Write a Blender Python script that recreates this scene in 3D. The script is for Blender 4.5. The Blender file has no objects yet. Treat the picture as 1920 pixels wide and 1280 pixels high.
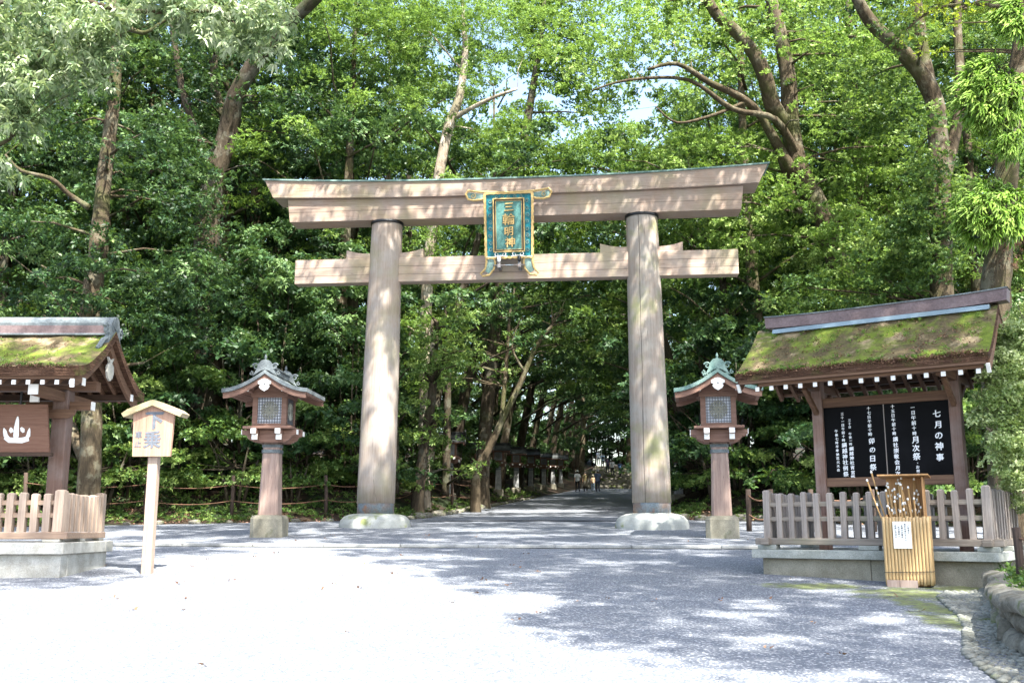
import bpy, math, random
import numpy as np
from mathutils import Vector, Matrix, Euler

R = math.radians
random.seed(7)
rng = np.random.default_rng(11)
scene = bpy.context.scene
col = scene.collection

# ------------------------------------------------------------ camera, sky, sun, exposure
H_EYE, FPX = 1.6, 1900.0
PITCH = math.atan(348 / FPX)
cam = bpy.data.cameras.new('camera')
cam.sensor_width = 36.0
cam.lens = FPX / 1920 * 36.0
cam.clip_end = 2000
camo = bpy.data.objects.new('camera', cam)
col.objects.link(camo)
camo.location = (0, 0, H_EYE)
camo.rotation_euler = (math.pi / 2 + PITCH, 0, 0)
scene.camera = camo

SUN_EL, SUN_AZ = R(58), R(25)          # azimuth measured from straight behind the camera towards the right
S = Vector((math.sin(SUN_AZ) * math.cos(SUN_EL), -math.cos(SUN_AZ) * math.cos(SUN_EL), math.sin(SUN_EL)))
w = bpy.data.worlds.new('World')
scene.world = w
w.use_nodes = True
nt = w.node_tree
sky = nt.nodes.new('ShaderNodeTexSky')
sky.sky_type = 'NISHITA'
sky.sun_disc = False
sky.sun_elevation = SUN_EL
sky.sun_rotation = math.atan2(S.x, S.y)
sky.air_density = 1.2
sky.dust_density = 3.0
nt.links.new(sky.outputs[0], nt.nodes['Background'].inputs[0])
nt.nodes['Background'].inputs[1].default_value = 0.15
sun = bpy.data.lights.new('sun', 'SUN')
sun.energy = 5.0
sun.angle = R(0.53)
sun.color = (1.0, 0.95, 0.86)
suno = bpy.data.objects.new('sun', sun)
col.objects.link(suno)
suno.rotation_euler = S.to_track_quat('Z', 'Y').to_euler()
suno.location = (10, -20, 40)
scene.view_settings.view_transform = 'Standard'
scene.view_settings.look = 'None'
scene.view_settings.gamma = 1
scene.view_settings.exposure = 2.0
scene.cycles.max_bounces = 7
scene.cycles.diffuse_bounces = 4
scene.cycles.glossy_bounces = 2
scene.cycles.transmission_bounces = 4
scene.cycles.sample_clamp_indirect = 8

# ------------------------------------------------------------ placement helpers
SL = 0.054
_c, _s = math.cos(PITCH), math.sin(PITCH)


def at(u, v, Y):
    x = (u - 960) / FPX
    z = (640 - v) / FPX
    dy = _c - z * _s
    t = Y / dy
    return Vector((x * t, Y, H_EYE + (_s + z * _c) * t))


def xl(y):      # left edge of the approach path
    return float(np.interp(y, [20, 31, 34, 38, 43, 60, 84, 130], [-5, -4.6, -3.3, -2.2, -1.35, 1.25, 5.0, 11.5]))


def xr(y):
    return float(np.interp(y, [20, 31, 34, 38, 43, 60, 84, 130], [6, 5.6, 5.2, 5.0, 5.3, 7.6, 10.4, 16.9]))


def yb(x):      # back edge of the forecourt
    return float(np.interp(x, [-40, -14, -12, -8, -5, -3, 5, 8, 12, 40], [27, 29.5, 30.5, 32.0, 33.2, 34, 34, 33, 30, 27]))


def outside(x, y):
    return min(y - yb(x), max(xl(y) - x, x - xr(y)))


def gz(x, y):   # terrain height
    z = SL * min(y, 92)
    if y < -5: z = SL * -5
    d = outside(x, y)
    if y > 92:
        e = y - 92
        if xl(y) - .6 < x < xr(y) + .6:
            z += min(e, 24) * .143 + max(0, e - 24) * .03
        else:
            z += min(e, 60) * .12
    if d > 0:
        t = min(1, d / 4.0)
        z += 0.9 * t * t * (3 - 2 * t) + .035 * min(d, 40)
        z += .12 * math.sin(x * 1.3 + y * .7) * t + .1 * math.sin(x * .5 - y * 1.1) * t
    return z


# ------------------------------------------------------------ materials
def newmat(name):
    m = bpy.data.materials.new(name)
    m.use_nodes = True
    return m, m.node_tree, m.node_tree.nodes['Principled BSDF']


def N(nt, t, **kw):
    n = nt.nodes.new(t)
    for k, v in kw.items():
        if k.startswith('i_'):
            n.inputs[k[2:].replace('_', ' ')].default_value = v
        else:
            setattr(n, k, v)
    return n


def ramp(nt, src, stops):
    r = nt.nodes.new('ShaderNodeValToRGB')
    e = r.color_ramp.elements
    while len(e) < len(stops): e.new(.5)
    for a, (p, c) in zip(e, stops):
        a.position = p
        a.color = (c[0], c[1], c[2], 1)
    nt.links.new(src, r.inputs[0])
    return r.outputs[0]


def mixc(nt, fac, a, b, mode='MIX'):
    m = nt.nodes.new('ShaderNodeMix')
    m.data_type = 'RGBA'
    m.blend_type = mode
    for sock, val in ((m.inputs[0], fac), (m.inputs[6], a), (m.inputs[7], b)):
        if hasattr(val, 'is_output'): nt.links.new(val, sock)
        elif isinstance(val, (int, float)): sock.default_value = val
        else: sock.default_value = (val[0], val[1], val[2], 1)
    return m.outputs[2]


def noise(nt, scale, vec=None, detail=5, rough=.6, dist=0):
    n = N(nt, 'ShaderNodeTexNoise')
    n.inputs['Scale'].default_value = scale
    n.inputs['Detail'].default_value = detail
    n.inputs['Roughness'].default_value = rough
    n.inputs['Distortion'].default_value = dist
    if vec: nt.links.new(vec, n.inputs['Vector'])
    return n.outputs[0]


def coords(nt, scale=(1, 1, 1), kind='Object'):
    tc = nt.nodes.new('ShaderNodeTexCoord')
    mp = nt.nodes.new('ShaderNodeMapping')
    mp.inputs['Scale'].default_value = scale
    nt.links.new(tc.outputs[kind], mp.inputs[0])
    return mp.outputs[0]


def bump(nt, b, h, strength=.3, dist=.02):
    n = nt.nodes.new('ShaderNodeBump')
    n.inputs['Strength'].default_value = strength
    n.inputs['Distance'].default_value = dist
    nt.links.new(h, n.inputs['Height'])
    nt.links.new(n.outputs[0], b.inputs['Normal'])


def mathn(nt, op, a, b=0.0, c=None, clamp=False):
    n = nt.nodes.new('ShaderNodeMath')
    n.operation = op
    n.use_clamp = clamp
    for i, v in enumerate((a, b, c)):
        if v is None: continue
        if hasattr(v, 'is_output'): nt.links.new(v, n.inputs[i])
        else: n.inputs[i].default_value = v
    return n.outputs[0]


def wood(name, dark, light, axis='z', rough=.75, stain=None, stain_amt=.5, gscale=1.0, seams=None, grey=None):
    m, nt, b = newmat(name)
    k = {'x': (.35, 9, 9), 'y': (9, .35, 9), 'z': (9, 9, .35)}[axis]
    v = coords(nt, tuple(q * gscale for q in k))
    g = noise(nt, 3.0, v, 8, .7, .4)
    c = ramp(nt, g, [(.3, dark), (.7, light)])
    v2 = coords(nt)
    big = noise(nt, .9, v2, 4, .6)
    if grey:
        gm = ramp(nt, noise(nt, 1.7, v2, 6, .65), [(.42, (0, 0, 0)), (.62, (1, 1, 1))])
        c = mixc(nt, mathn(nt, 'MULTIPLY', gm, .6), c, grey)
    if stain:
        sm = ramp(nt, big, [(.5, (0, 0, 0)), (.66, (1, 1, 1))])
        c = mixc(nt, mathn(nt, 'MULTIPLY', sm, stain_amt), c, stain)
    fine = noise(nt, 26, v, 3, .7)
    c = mixc(nt, .5, c, ramp(nt, fine, [(.3, (.62, .6, .58)), (.6, (1, 1, 1))]), 'MULTIPLY')
    if seams:
        sep = nt.nodes.new('ShaderNodeSeparateXYZ')
        nt.links.new(coords(nt), sep.inputs[0])
        wob = noise(nt, .5, v2, 2)
        z = mathn(nt, 'ADD', sep.outputs[seams[0]], mathn(nt, 'MULTIPLY', wob, .08))
        for zz in seams[1]:
            d = mathn(nt, 'ABSOLUTE', mathn(nt, 'SUBTRACT', z, zz + .04))
            f = mathn(nt, 'LESS_THAN', d, seams[2])
            c = mixc(nt, mathn(nt, 'MULTIPLY', f, .8), c, (dark[0] * .25, dark[1] * .25, dark[2] * .25))
    oi = nt.nodes.new('ShaderNodeObjectInfo')
    c = mixc(nt, 1.0, c, ramp(nt, oi.outputs['Random'], [(0, (.80, .79, .78)), (.5, (.95, .95, .95)), (1, (1.0, .99, .97))]), 'MULTIPLY')
    kc = {'x': (.10, 5, 5), 'y': (5, .10, 5), 'z': (5, 5, .10)}[axis]
    cr = mathn(nt, 'ABSOLUTE', mathn(nt, 'SUBTRACT', noise(nt, 1.6, coords(nt, kc), 2, .5), .5))
    cf = ramp(nt, cr, [(.0, (1, 1, 1)), (.006, (0, 0, 0))])
    brk = ramp(nt, noise(nt, 1.3, v2, 3), [(.45, (0, 0, 0)), (.5, (1, 1, 1))])
    c = mixc(nt, mathn(nt, 'MULTIPLY', mathn(nt, 'MULTIPLY', cf, brk), .6), c, (dark[0] * .3, dark[1] * .3, dark[2] * .3))
    nt.links.new(c, b.inputs['Base Color'])
    b.inputs['Roughness'].default_value = rough
    b.inputs['Specular IOR Level'].default_value = .3
    bump(nt, b, g, .35, .006)
    return m


def plain(name, colr, rough=.6, metal=0.0, var=.25, scale=8, bumps=.15):
    m, nt, b = newmat(name)
    n = noise(nt, scale, coords(nt), 5, .65)
    lo = tuple(max(0, q * (1 - var)) for q in colr)
    hi = tuple(min(1, q * (1 + var)) for q in colr)
    nt.links.new(ramp(nt, n, [(.3, lo), (.7, hi)]), b.inputs['Base Color'])
    b.inputs['Roughness'].default_value = rough
    b.inputs['Metallic'].default_value = metal
    if bumps: bump(nt, b, n, bumps, .01)
    return m


def two_tone(name, a, bcol, scale, lo=.45, hi=.55, rough=.8, fine=0, bumps=.3, extra=None):
    m, nt, b = newmat(name)
    v = coords(nt)
    n = noise(nt, scale, v, 6, .65)
    c = mixc(nt, ramp(nt, n, [(lo, (0, 0, 0)), (hi, (1, 1, 1))]), a, bcol)
    if extra:
        n3 = noise(nt, extra[1], v, 5, .6)
        c = mixc(nt, ramp(nt, n3, [(extra[2], (0, 0, 0)), (extra[2] + .08, (1, 1, 1))]), c, extra[0])
    if fine:
        f = noise(nt, fine, v, 3, .7)
        c = mixc(nt, .8, c, ramp(nt, f, [(.3, (.45, .45, .45)), (.7, (1, 1, 1))]), 'MULTIPLY')
        bump(nt, b, f, bumps, .02)
    else:
        bump(nt, b, n, bumps, .02)
    nt.links.new(c, b.inputs['Base Color'])
    b.inputs['Roughness'].default_value = rough
    b.inputs['Specular IOR Level'].default_value = .25 if name != 'blackboard' else .06
    return m


def leafmat(name, dark, mid, light, gloss=.35, trans=.25, spec=.5):
    m, nt, b = newmat(name)
    a = N(nt, 'ShaderNodeAttribute', attribute_name='tone')
    oi = nt.nodes.new('ShaderNodeObjectInfo')
    t = mathn(nt, 'ADD', a.outputs['Fac'], mathn(nt, 'MULTIPLY', mathn(nt, 'SUBTRACT', oi.outputs['Random'], .5), .3))
    c = ramp(nt, t, [(.1, dark), (.5, mid), (.9, light)])
    nt.links.new(c, b.inputs['Base Color'])
    b.inputs['Roughness'].default_value = gloss
    b.inputs['Specular IOR Level'].default_value = spec
    tr = nt.nodes.new('ShaderNodeBsdfTranslucent')
    tc = mixc(nt, .5, c, (light[0] * 1.1, light[1] * 1.2, light[2] * .55))
    nt.links.new(tc, tr.inputs[0])
    mx = nt.nodes.new('ShaderNodeMixShader')
    mx.inputs[0].default_value = trans
    nt.links.new(b.outputs[0], mx.inputs[1])
    nt.links.new(tr.outputs[0], mx.inputs[2])
    nt.links.new(mx.outputs[0], nt.nodes['Material Output'].inputs[0])
    return m


def gravel_mat(name, moss=True):
    m, nt, b = newmat(name)
    v = coords(nt)
    vo = N(nt, 'ShaderNodeTexVoronoi')
    vo.inputs['Scale'].default_value = 55
    nt.links.new(v, vo.inputs['Vector'])
    hs = nt.nodes.new('ShaderNodeSeparateColor')
    nt.links.new(vo.outputs['Color'], hs.inputs[0])
    c = ramp(nt, hs.outputs[0], [(.0, (.098, .113, .142)), (.45, (.132, .150, .180)), (.8, (.180, .196, .224)), (.97, (.50, .51, .53))])
    n1 = noise(nt, .8, v, 5, .6)
    c = mixc(nt, .45, c, ramp(nt, n1, [(.3, (.80, .79, .77)), (.7, (1, 1, 1))]), 'MULTIPLY')
    f = noise(nt, 70, v, 3, .75)
    c = mixc(nt, .5, c, ramp(nt, f, [(.3, (.62, .62, .64)), (.7, (1.0, 1.0, 1.0))]), 'MULTIPLY')
    if moss:
        sep = nt.nodes.new('ShaderNodeSeparateXYZ')
        nt.links.new(v, sep.inputs[0])
        tot = None
        for (mx_, my_, rx, ry) in ((5.2, 13.7, .95, .9), (4.95, 12.4, .35, 1.3), (4.6, 11.2, .25, 1.0), (6.1, 14.2, .7, .6), (4.3, 14.6, .9, .5)):
            dx = mathn(nt, 'DIVIDE', mathn(nt, 'SUBTRACT', sep.outputs[0], mx_), rx)
            dy = mathn(nt, 'DIVIDE', mathn(nt, 'SUBTRACT', sep.outputs[1], my_), ry)
            q = mathn(nt, 'SUBTRACT', 1.0, mathn(nt, 'SQRT', mathn(nt, 'ADD', mathn(nt, 'MULTIPLY', dx, dx), mathn(nt, 'MULTIPLY', dy, dy))))
            tot = q if tot is None else mathn(nt, 'MAXIMUM', tot, q)
        q = mathn(nt, 'ADD', tot, mathn(nt, 'MULTIPLY', mathn(nt, 'SUBTRACT', noise(nt, 3.2, v, 6, .7), .5), 2.4))
        fac = ramp(nt, q, [(.05, (0, 0, 0)), (.55, (1, 1, 1))])
        mc = ramp(nt, noise(nt, 9, v, 4, .7), [(.35, (.07, .07, .045)), (.55, (.13, .16, .035)), (.75, (.22, .28, .04))])
        c = mixc(nt, mathn(nt, 'MULTIPLY', fac, .85), c, mc)
    nt.links.new(c, b.inputs['Base Color'])
    b.inputs['Roughness'].default_value = .8
    hh = mathn(nt, 'ADD', vo.outputs['Distance'], f)
    bump(nt, b, hh, .35, .010)
    return m


def layered_bark():
    m, nt, b = newmat('layered cypress bark')
    v = coords(nt, (2.5, 2.5, 70))
    n1 = noise(nt, 1.0, v, 4, .7)
    n2 = noise(nt, 30, coords(nt), 4, .7)
    c = ramp(nt, n1, [(.32, (.025, .014, .010)), (.5, (.085, .045, .028)), (.68, (.20, .12, .08))])
    c = mixc(nt, .6, c, ramp(nt, n2, [(.3, (.4, .4, .4)), (.65, (1, 1, 1))]), 'MULTIPLY')
    g = ramp(nt, noise(nt, 2.2, coords(nt), 5, .7), [(.55, (0, 0, 0)), (.68, (1, 1, 1))])
    c = mixc(nt, mathn(nt, 'MULTIPLY', g, .5), c, (.07, .09, .02))
    nt.links.new(c, b.inputs['Base Color'])
    b.inputs['Roughness'].default_value = .95
    b.inputs['Specular IOR Level'].default_value = .15
    bump(nt, b, n2, .9, .03)
    return m


def tree_bark(name, dark, light, lichen, amt, moss):
    m, nt, b = newmat(name)
    v = coords(nt, (4, 4, .9))
    n1 = noise(nt, 1.6, v, 8, .75, 1.2)
    c = ramp(nt, n1, [(.3, dark), (.52, tuple((a + q) / 2 for a, q in zip(dark, light))), (.72, light)])
    l_ = ramp(nt, noise(nt, 1.4, coords(nt), 7, .7), [(.52, (0, 0, 0)), (.58, (1, 1, 1))])
    c = mixc(nt, mathn(nt, 'MULTIPLY', l_, amt), c, lichen)
    l2 = ramp(nt, noise(nt, .55, coords(nt), 6, .7), [(.5, (0, 0, 0)), (.62, (1, 1, 1))])
    c = mixc(nt, mathn(nt, 'MULTIPLY', l2, .65), c, moss)
    nt.links.new(c, b.inputs['Base Color'])
    b.inputs['Roughness'].default_value = .95
    b.inputs['Specular IOR Level'].default_value = .15
    bump(nt, b, n1, 1.0, .06)
    return m


M = {}
M['torii_x'] = wood('torii beam timber', (.31, .215, .165), (.52, .405, .33), 'x', .7, (.26, .28, .10), .3, 1, (2, (11.05, 9.33, 9.08), .008), (.40, .345, .305))
M['torii_z'] = wood('torii pillar timber', (.27, .21, .17), (.45, .385, .33), 'z', .7, (.27, .28, .13), .3, .7, None, (.40, .37, .35))
M['torii_zm'] = wood('torii pillar timber with algae', (.27, .21, .17), (.45, .385, .33), 'z', .7, (.24, .26, .10), .75, .7, (0, (3.78,), .011), (.38, .37, .34))
M['wood_brown_x'] = wood('brown timber x', (.10, .055, .035), (.25, .145, .09), 'x', .7)
M['wood_brown_y'] = wood('brown timber y', (.10, .055, .035), (.25, .145, .09), 'y', .7)
M['wood_brown_z'] = wood('brown timber z', (.13, .075, .055), (.30, .19, .15), 'z', .7, None, .5, 1, None, (.30, .24, .22))
M['wood_dark'] = wood('dark timber', (.035, .02, .014), (.10, .06, .04), 'x', .75)
M['wood_grey_x'] = wood('weathered rail timber', (.15, .125, .10), (.34, .30, .26), 'x', .85, (.20, .21, .11), .45)
M['wood_grey_z'] = wood('weathered picket timber', (.17, .145, .13), (.42, .375, .34), 'z', .85, (.40, .29, .20), .35)
M['wood_pink_z'] = wood('newer picket timber', (.30, .22, .17), (.52, .42, .34), 'z', .8)
M['wood_pink_x'] = wood('newer rail timber', (.24, .16, .12), (.42, .32, .24), 'x', .8)
M['sign_wood'] = wood('sign board timber', (.28, .16, .11), (.50, .33, .245), 'z', .75, (.30, .17, .12), .5, 1.4)
M['sign_pale'] = wood('pale timber', (.28, .21, .16), (.46, .365, .30), 'z', .75)
M['sign_cap'] = wood('pale cap timber', (.34, .28, .17), (.56, .47, .32), 'x', .8, (.34, .33, .12), .4)
M['board_brown'] = wood('brown plank board', (.17, .08, .05), (.28, .15, .10), 'x', .6)
M['bark_y'] = wood('cypress bark layers', (.09, .045, .028), (.23, .13, .085), 'x', .95, None, .5, 3)
M['lantern_wood'] = wood('lantern timber', (.17, .09, .065), (.34, .21, .16), 'x', .7)
M['lantern_post'] = wood('lantern post timber', (.24, .16, .13), (.44, .33, .28), 'z', .75, (.42, .36, .32), .5)
M['white'] = plain('white paint', (.82, .81, .77), .6, 0, .06, 6, .05)
M['paper'] = plain('lantern paper', (.50, .52, .56), .8, 0, .12, 5, 0)
M['crest'] = plain('crest wire', (.30, .30, .25), .5, .2, .15, 8, 0)
M['lattice'] = plain('lattice bars', (.10, .105, .12), .6, 0, .2, 8, 0)
M['black'] = two_tone('blackboard', (.0035, .0035, .004), (.009, .009, .0105), 1.6, .5, .75, .5, 0, .02, ((.05, .05, .055), 2.3, .72))
M['chalk'] = plain('white brush lettering', (.86, .87, .88), .8, 0, .04, 8, 0)
M['blue_ink'] = plain('faded blue ink', (.11, .125, .15), .7, 0, .3, 20, 0)
M['copper'] = two_tone('weathered copper', (.12, .14, .15), (.25, .29, .30), 2.5, .4, .65, .5, 30, .1, ((.15, .11, .09), 1.4, .62))
M['copper_dark'] = two_tone('dull dark copper', (.04, .045, .045), (.09, .10, .10), 2.5, .4, .65, .7, 30, .1)
M['copper_green'] = two_tone('green copper', (.15, .26, .235), (.27, .385, .345), 3, .4, .6, .5, 20, .1, ((.10, .11, .10), 2, .62))
M['copper_brown'] = two_tone('brown copper', (.14, .10, .10), (.22, .165, .165), 2, .4, .65, .5, 25, .1)
M['copper_blue'] = plain('bluish copper flashing', (.20, .27, .31), .4, .2, .2, 3, .1)
M['sleeve'] = two_tone('copper sleeve', (.27, .21, .18), (.22, .27, .31), 2.2, .42, .58, .5, 25, .1, ((.36, .20, .12), 1.7, .6))
M['iron'] = plain('dark iron', (.03, .032, .035), .45, .6, .3, 10, .1)
M['gold'] = plain('ochre gold lacquer', (.52, .36, .14), .45, .15, .25, 14, .2)
M['teal'] = two_tone('turquoise lacquer', (.015, .15, .19), (.025, .31, .37), 6, .4, .65, .5, 40, .15, ((.03, .13, .10), 5, .6))
M['teal_pale'] = two_tone('pale turquoise panel', (.07, .20, .185), (.14, .33, .30), 5, .35, .65, .6, 30, .1)
M['granite'] = two_tone('granite', (.42, .41, .36), (.58, .575, .53), 3, .4, .6, .85, 90, .2)
M['granite_g'] = two_tone('granite with algae', (.40, .42, .39), (.52, .54, .52), 2.2, .4, .6, .8, 90, .2, ((.26, .30, .13), 1.1, .56))
M['plinth'] = two_tone('plinth stone', (.24, .225, .17), (.36, .34, .27), 2.5, .4, .65, .9, 80, .25, ((.13, .14, .08), 1.2, .62))
M['slab'] = two_tone('coping stone', (.30, .32, .29), (.42, .44, .41), 4, .4, .6, .9, 90, .2, ((.2, .22, .12), 2, .63))
M['kerb'] = two_tone('kerb stone', (.32, .33, .33), (.46, .47, .47), 3, .4, .6, .85, 60, .2)
M['rock'] = two_tone('mossy rock', (.16, .15, .12), (.30, .285, .24), 3, .4, .6, .95, 30, .5, ((.10, .14, .025), 1.3, .54))
M['cobble'] = two_tone('cobble', (.17, .18, .16), (.31, .32, .29), 2.2, .4, .6, .8, 40, .3, ((.12, .15, .05), 1.2, .6))
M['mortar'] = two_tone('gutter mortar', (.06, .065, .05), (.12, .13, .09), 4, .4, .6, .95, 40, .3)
M['thatch'] = two_tone('mossy thatch', (.125, .098, .052), (.155, .205, .03), 1.5, .44, .56, .98, 15, 1.0, ((.32, .25, .15), 2.4, .54))
M['litter'] = two_tone('leaf litter', (.022, .017, .012), (.075, .048, .030), 5, .35, .7, .95, 28, .8, ((.022, .036, .012), .5, .52))
M['bark'] = tree_bark('tree bark', (.03, .022, .014), (.145, .115, .075), (.22, .21, .15), .5, (.06, .075, .02))
M['bark_y'] = layered_bark()
M['bark_pale'] = tree_bark('pale tree bark', (.12, .09, .06), (.50, .43, .34), (.60, .56, .48), .6, (.14, .14, .07))
M['bark_dark'] = tree_bark('dark tree bark', (.018, .014, .010), (.10, .08, .055), (.15, .15, .12), .5, (.04, .055, .018))
M['bark_red'] = tree_bark('reddish bark', (.04, .022, .014), (.20, .13, .09), (.17, .15, .12), .4, (.07, .075, .03))
M['bamboo'] = wood('dry bamboo', (.40, .26, .12), (.64, .47, .25), 'z', .45, (.35, .20, .08), .3)
M['ply'] = wood('varnished plywood', (.38, .20, .08), (.56, .33, .15), 'z', .6)
M['cane'] = wood('cane', (.34, .20, .08), (.60, .40, .18), 'z', .45)
M['rope'] = plain('brown rope', (.16, .085, .05), .9, 0, .3, 40, .4)
M['post_dark'] = wood('dark fence post', (.03, .022, .018), (.10, .07, .055), 'z', .9)
M['skin'] = plain('skin', (.50, .32, .22), .6, 0, .1, 10, 0)
M['gravel'] = gravel_mat('gravel')
M['gravel_path'] = gravel_mat('gravel path', False)
M['leaf_dark'] = leafmat('dark glossy leaves', (.010, .030, .012), (.036, .092, .030), (.15, .24, .085), .5, .25, .35)
M['leaf_mid'] = leafmat('green leaves', (.022, .058, .014), (.082, .165, .036), (.24, .33, .09), .52, .3, .35)
M['leaf_light'] = leafmat('light fine leaves', (.055, .11, .022), (.155, .27, .05), (.31, .425, .13), .55, .38, .3)
M['leaf_pale'] = leafmat('pale glaucous leaves', (.06, .12, .045), (.22, .31, .15), (.55, .62, .44), .42, .25, .6)
M['leaf_cedar'] = leafmat('cedar needles', (.06, .16, .025), (.22, .38, .05), (.42, .58, .14), .5, .35)
M['leaf_maple'] = leafmat('yellow green maple leaves', (.12, .2, .02), (.26, .36, .03), (.40, .46, .05), .5, .4)
M['leaf_bush'] = leafmat('pale bush leaves', (.07, .13, .03), (.24, .33, .11), (.44, .52, .27), .4, .3)
M['needle_brown'] = leafmat('brown dead needles', (.10, .05, .03), (.20, .11, .07), (.28, .17, .10), .7, .1)


# ------------------------------------------------------------ object helpers
class MB:
    def __init__(self):
        self.v, self.f = [], []

    def add(self, verts, faces):
        n = len(self.v)
        self.v += [tuple(q) for q in verts]
        self.f += [tuple(i + n for i in q) for q in faces]
        return self

    def box(self, x0, x1, y0, y1, z0, z1, bev=0.0, mat=None):
        if bev <= 0:
            vs = [(x, y, z) for x in (x0, x1) for y in (y0, y1) for z in (z0, z1)]
            fs = [(0, 1, 3, 2), (4, 6, 7, 5), (0, 4, 5, 1), (2, 3, 7, 6), (0, 2, 6, 4), (1, 5, 7, 3)]
        else:
            vs, fs = bevel_box(x0, x1, y0, y1, z0, z1, bev)
        if mat is not None: vs = [mat @ Vector(q) for q in vs]
        return self.add(vs, fs)

    def bar(self, a, b, wx, wz, up=(0, 0, 1), bev=0.0):
        a, b = Vector(a), Vector(b)
        d = (b - a)
        L = d.length
        d.normalize()
        up = Vector(up)
        if abs(d.dot(up)) > .98: up = Vector((0, 1, 0))
        sx = d.cross(up).normalized()
        sz = sx.cross(d).normalized()
        m = Matrix((( sx.x, d.x, sz.x, a.x), (sx.y, d.y, sz.y, a.y), (sx.z, d.z, sz.z, a.z), (0, 0, 0, 1)))
        return self.box(-wx / 2, wx / 2, 0, L, -wz / 2, wz / 2, bev, m)

    def lathe(self, prof, c=(0, 0), seg=32, wob=0.0):
        vs, fs = [], []
        for r, z in prof:
            for i in range(seg):
                a = 2 * math.pi * i / seg
                q = r * (1 + wob * math.sin(3 * a + z * 2) + wob * .6 * math.sin(7 * a - z))
                vs.append((c[0] + q * math.cos(a), c[1] + q * math.sin(a), z))
        for j in range(len(prof) - 1):
            for i in range(seg):
                k = (i + 1) % seg
                fs.append((j * seg + i, j * seg + k, (j + 1) * seg + k, (j + 1) * seg + i))
        fs.append(tuple(reversed(range(seg))))
        fs.append(tuple(range((len(prof) - 1) * seg, len(prof) * seg)))
        return self.add(vs, fs)

    def tube(self, pts, rad, seg=8, wob=0.0, cap=True):
        pts = [Vector(p) for p in pts]
        if isinstance(rad, (int, float)): rad = [rad] * len(pts)
        vs, fs = [], []
        ref = None
        for i, p in enumerate(pts):
            d = (pts[min(i + 1, len(pts) - 1)] - pts[max(i - 1, 0)])
            if d.length < 1e-6: d = Vector((0, 0, 1))
            d.normalize()
            if ref is None:
                ref = Vector((1, 0, 0)) if abs(d.x) < .8 else Vector((0, 1, 0))
            a = (ref - d * ref.dot(d)).normalized()
            ref = a
            b = d.cross(a)
            for k in range(seg):
                t = 2 * math.pi * k / seg
                r = rad[i] * (1 + wob * (random.random() - .5) * 2)
                vs.append(p + a * math.cos(t) * r + b * math.sin(t) * r)
        for j in range(len(pts) - 1):
            for k in range(seg):
                q = (k + 1) % seg
                fs.append((j * seg + k, j * seg + q, (j + 1) * seg + q, (j + 1) * seg + k))
        if cap:
            fs.append(tuple(reversed(range(seg))))
            fs.append(tuple(range((len(pts) - 1) * seg, len(pts) * seg)))
        return self.add(vs, fs)

    def prism(self, poly, y0, y1, axis='y'):
        """poly in (x,z), extruded along y (or poly in (y,z) along x)."""
        n = len(poly)
        area = sum(poly[i][0] * poly[(i + 1) % n][1] - poly[(i + 1) % n][0] * poly[i][1] for i in range(n))
        if area < 0: poly = poly[::-1]
        if axis == 'y':
            vs = [(p[0], y0, p[1]) for p in poly] + [(p[0], y1, p[1]) for p in poly]
        elif axis == 'x':
            vs = [(y1, p[0], p[1]) for p in poly] + [(y0, p[0], p[1]) for p in poly]
        else:
            vs = [(p[0], p[1], y1) for p in poly] + [(p[0], p[1], y0) for p in poly]
        if axis == 'x':
            fs = [tuple(range(n)), tuple(reversed(range(n, 2 * n)))]
            fs += [(i, i + n, (i + 1) % n + n, (i + 1) % n) for i in range(n)]
        elif axis == 'y':
            fs = [tuple(range(n)), tuple(reversed(range(n, 2 * n)))]
            fs += [(i, i + n, (i + 1) % n + n, (i + 1) % n) for i in range(n)]
        else:
            fs = [tuple(range(n)), tuple(reversed(range(n, 2 * n)))]
            fs += [(i, i + n, (i + 1) % n + n, (i + 1) % n) for i in range(n)]
        return self.add(vs, fs)

    def mesh(self, name, mat, smooth=False):
        me = bpy.data.meshes.new(name)
        me.from_pydata([tuple(q) for q in self.v], [], self.f)
        me.update()
        if mat: me.materials.append(mat)
        if smooth:
            me.shade_smooth()
        return me

    def build(self, name, mat, parent=None, smooth=False, loc=None, rot=None):
        return link(name, self.mesh(name, mat, smooth), parent, loc, rot)


def build_islands(mb, name, mat, parent):
    par = list(range(len(mb.v)))

    def fd(i):
        while par[i] != i:
            par[i] = par[par[i]]
            i = par[i]
        return i
    for f in mb.f:
        a = fd(f[0])
        for j in f[1:]: par[fd(j)] = a
    g = {}
    for f in mb.f: g.setdefault(fd(f[0]), []).append(f)
    for fs in g.values():
        u = sorted({j for f in fs for j in f})
        mp = {j: k for k, j in enumerate(u)}
        MB().add([mb.v[j] for j in u], [tuple(mp[j] for j in f) for f in fs]).build(name, mat, parent)


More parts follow.
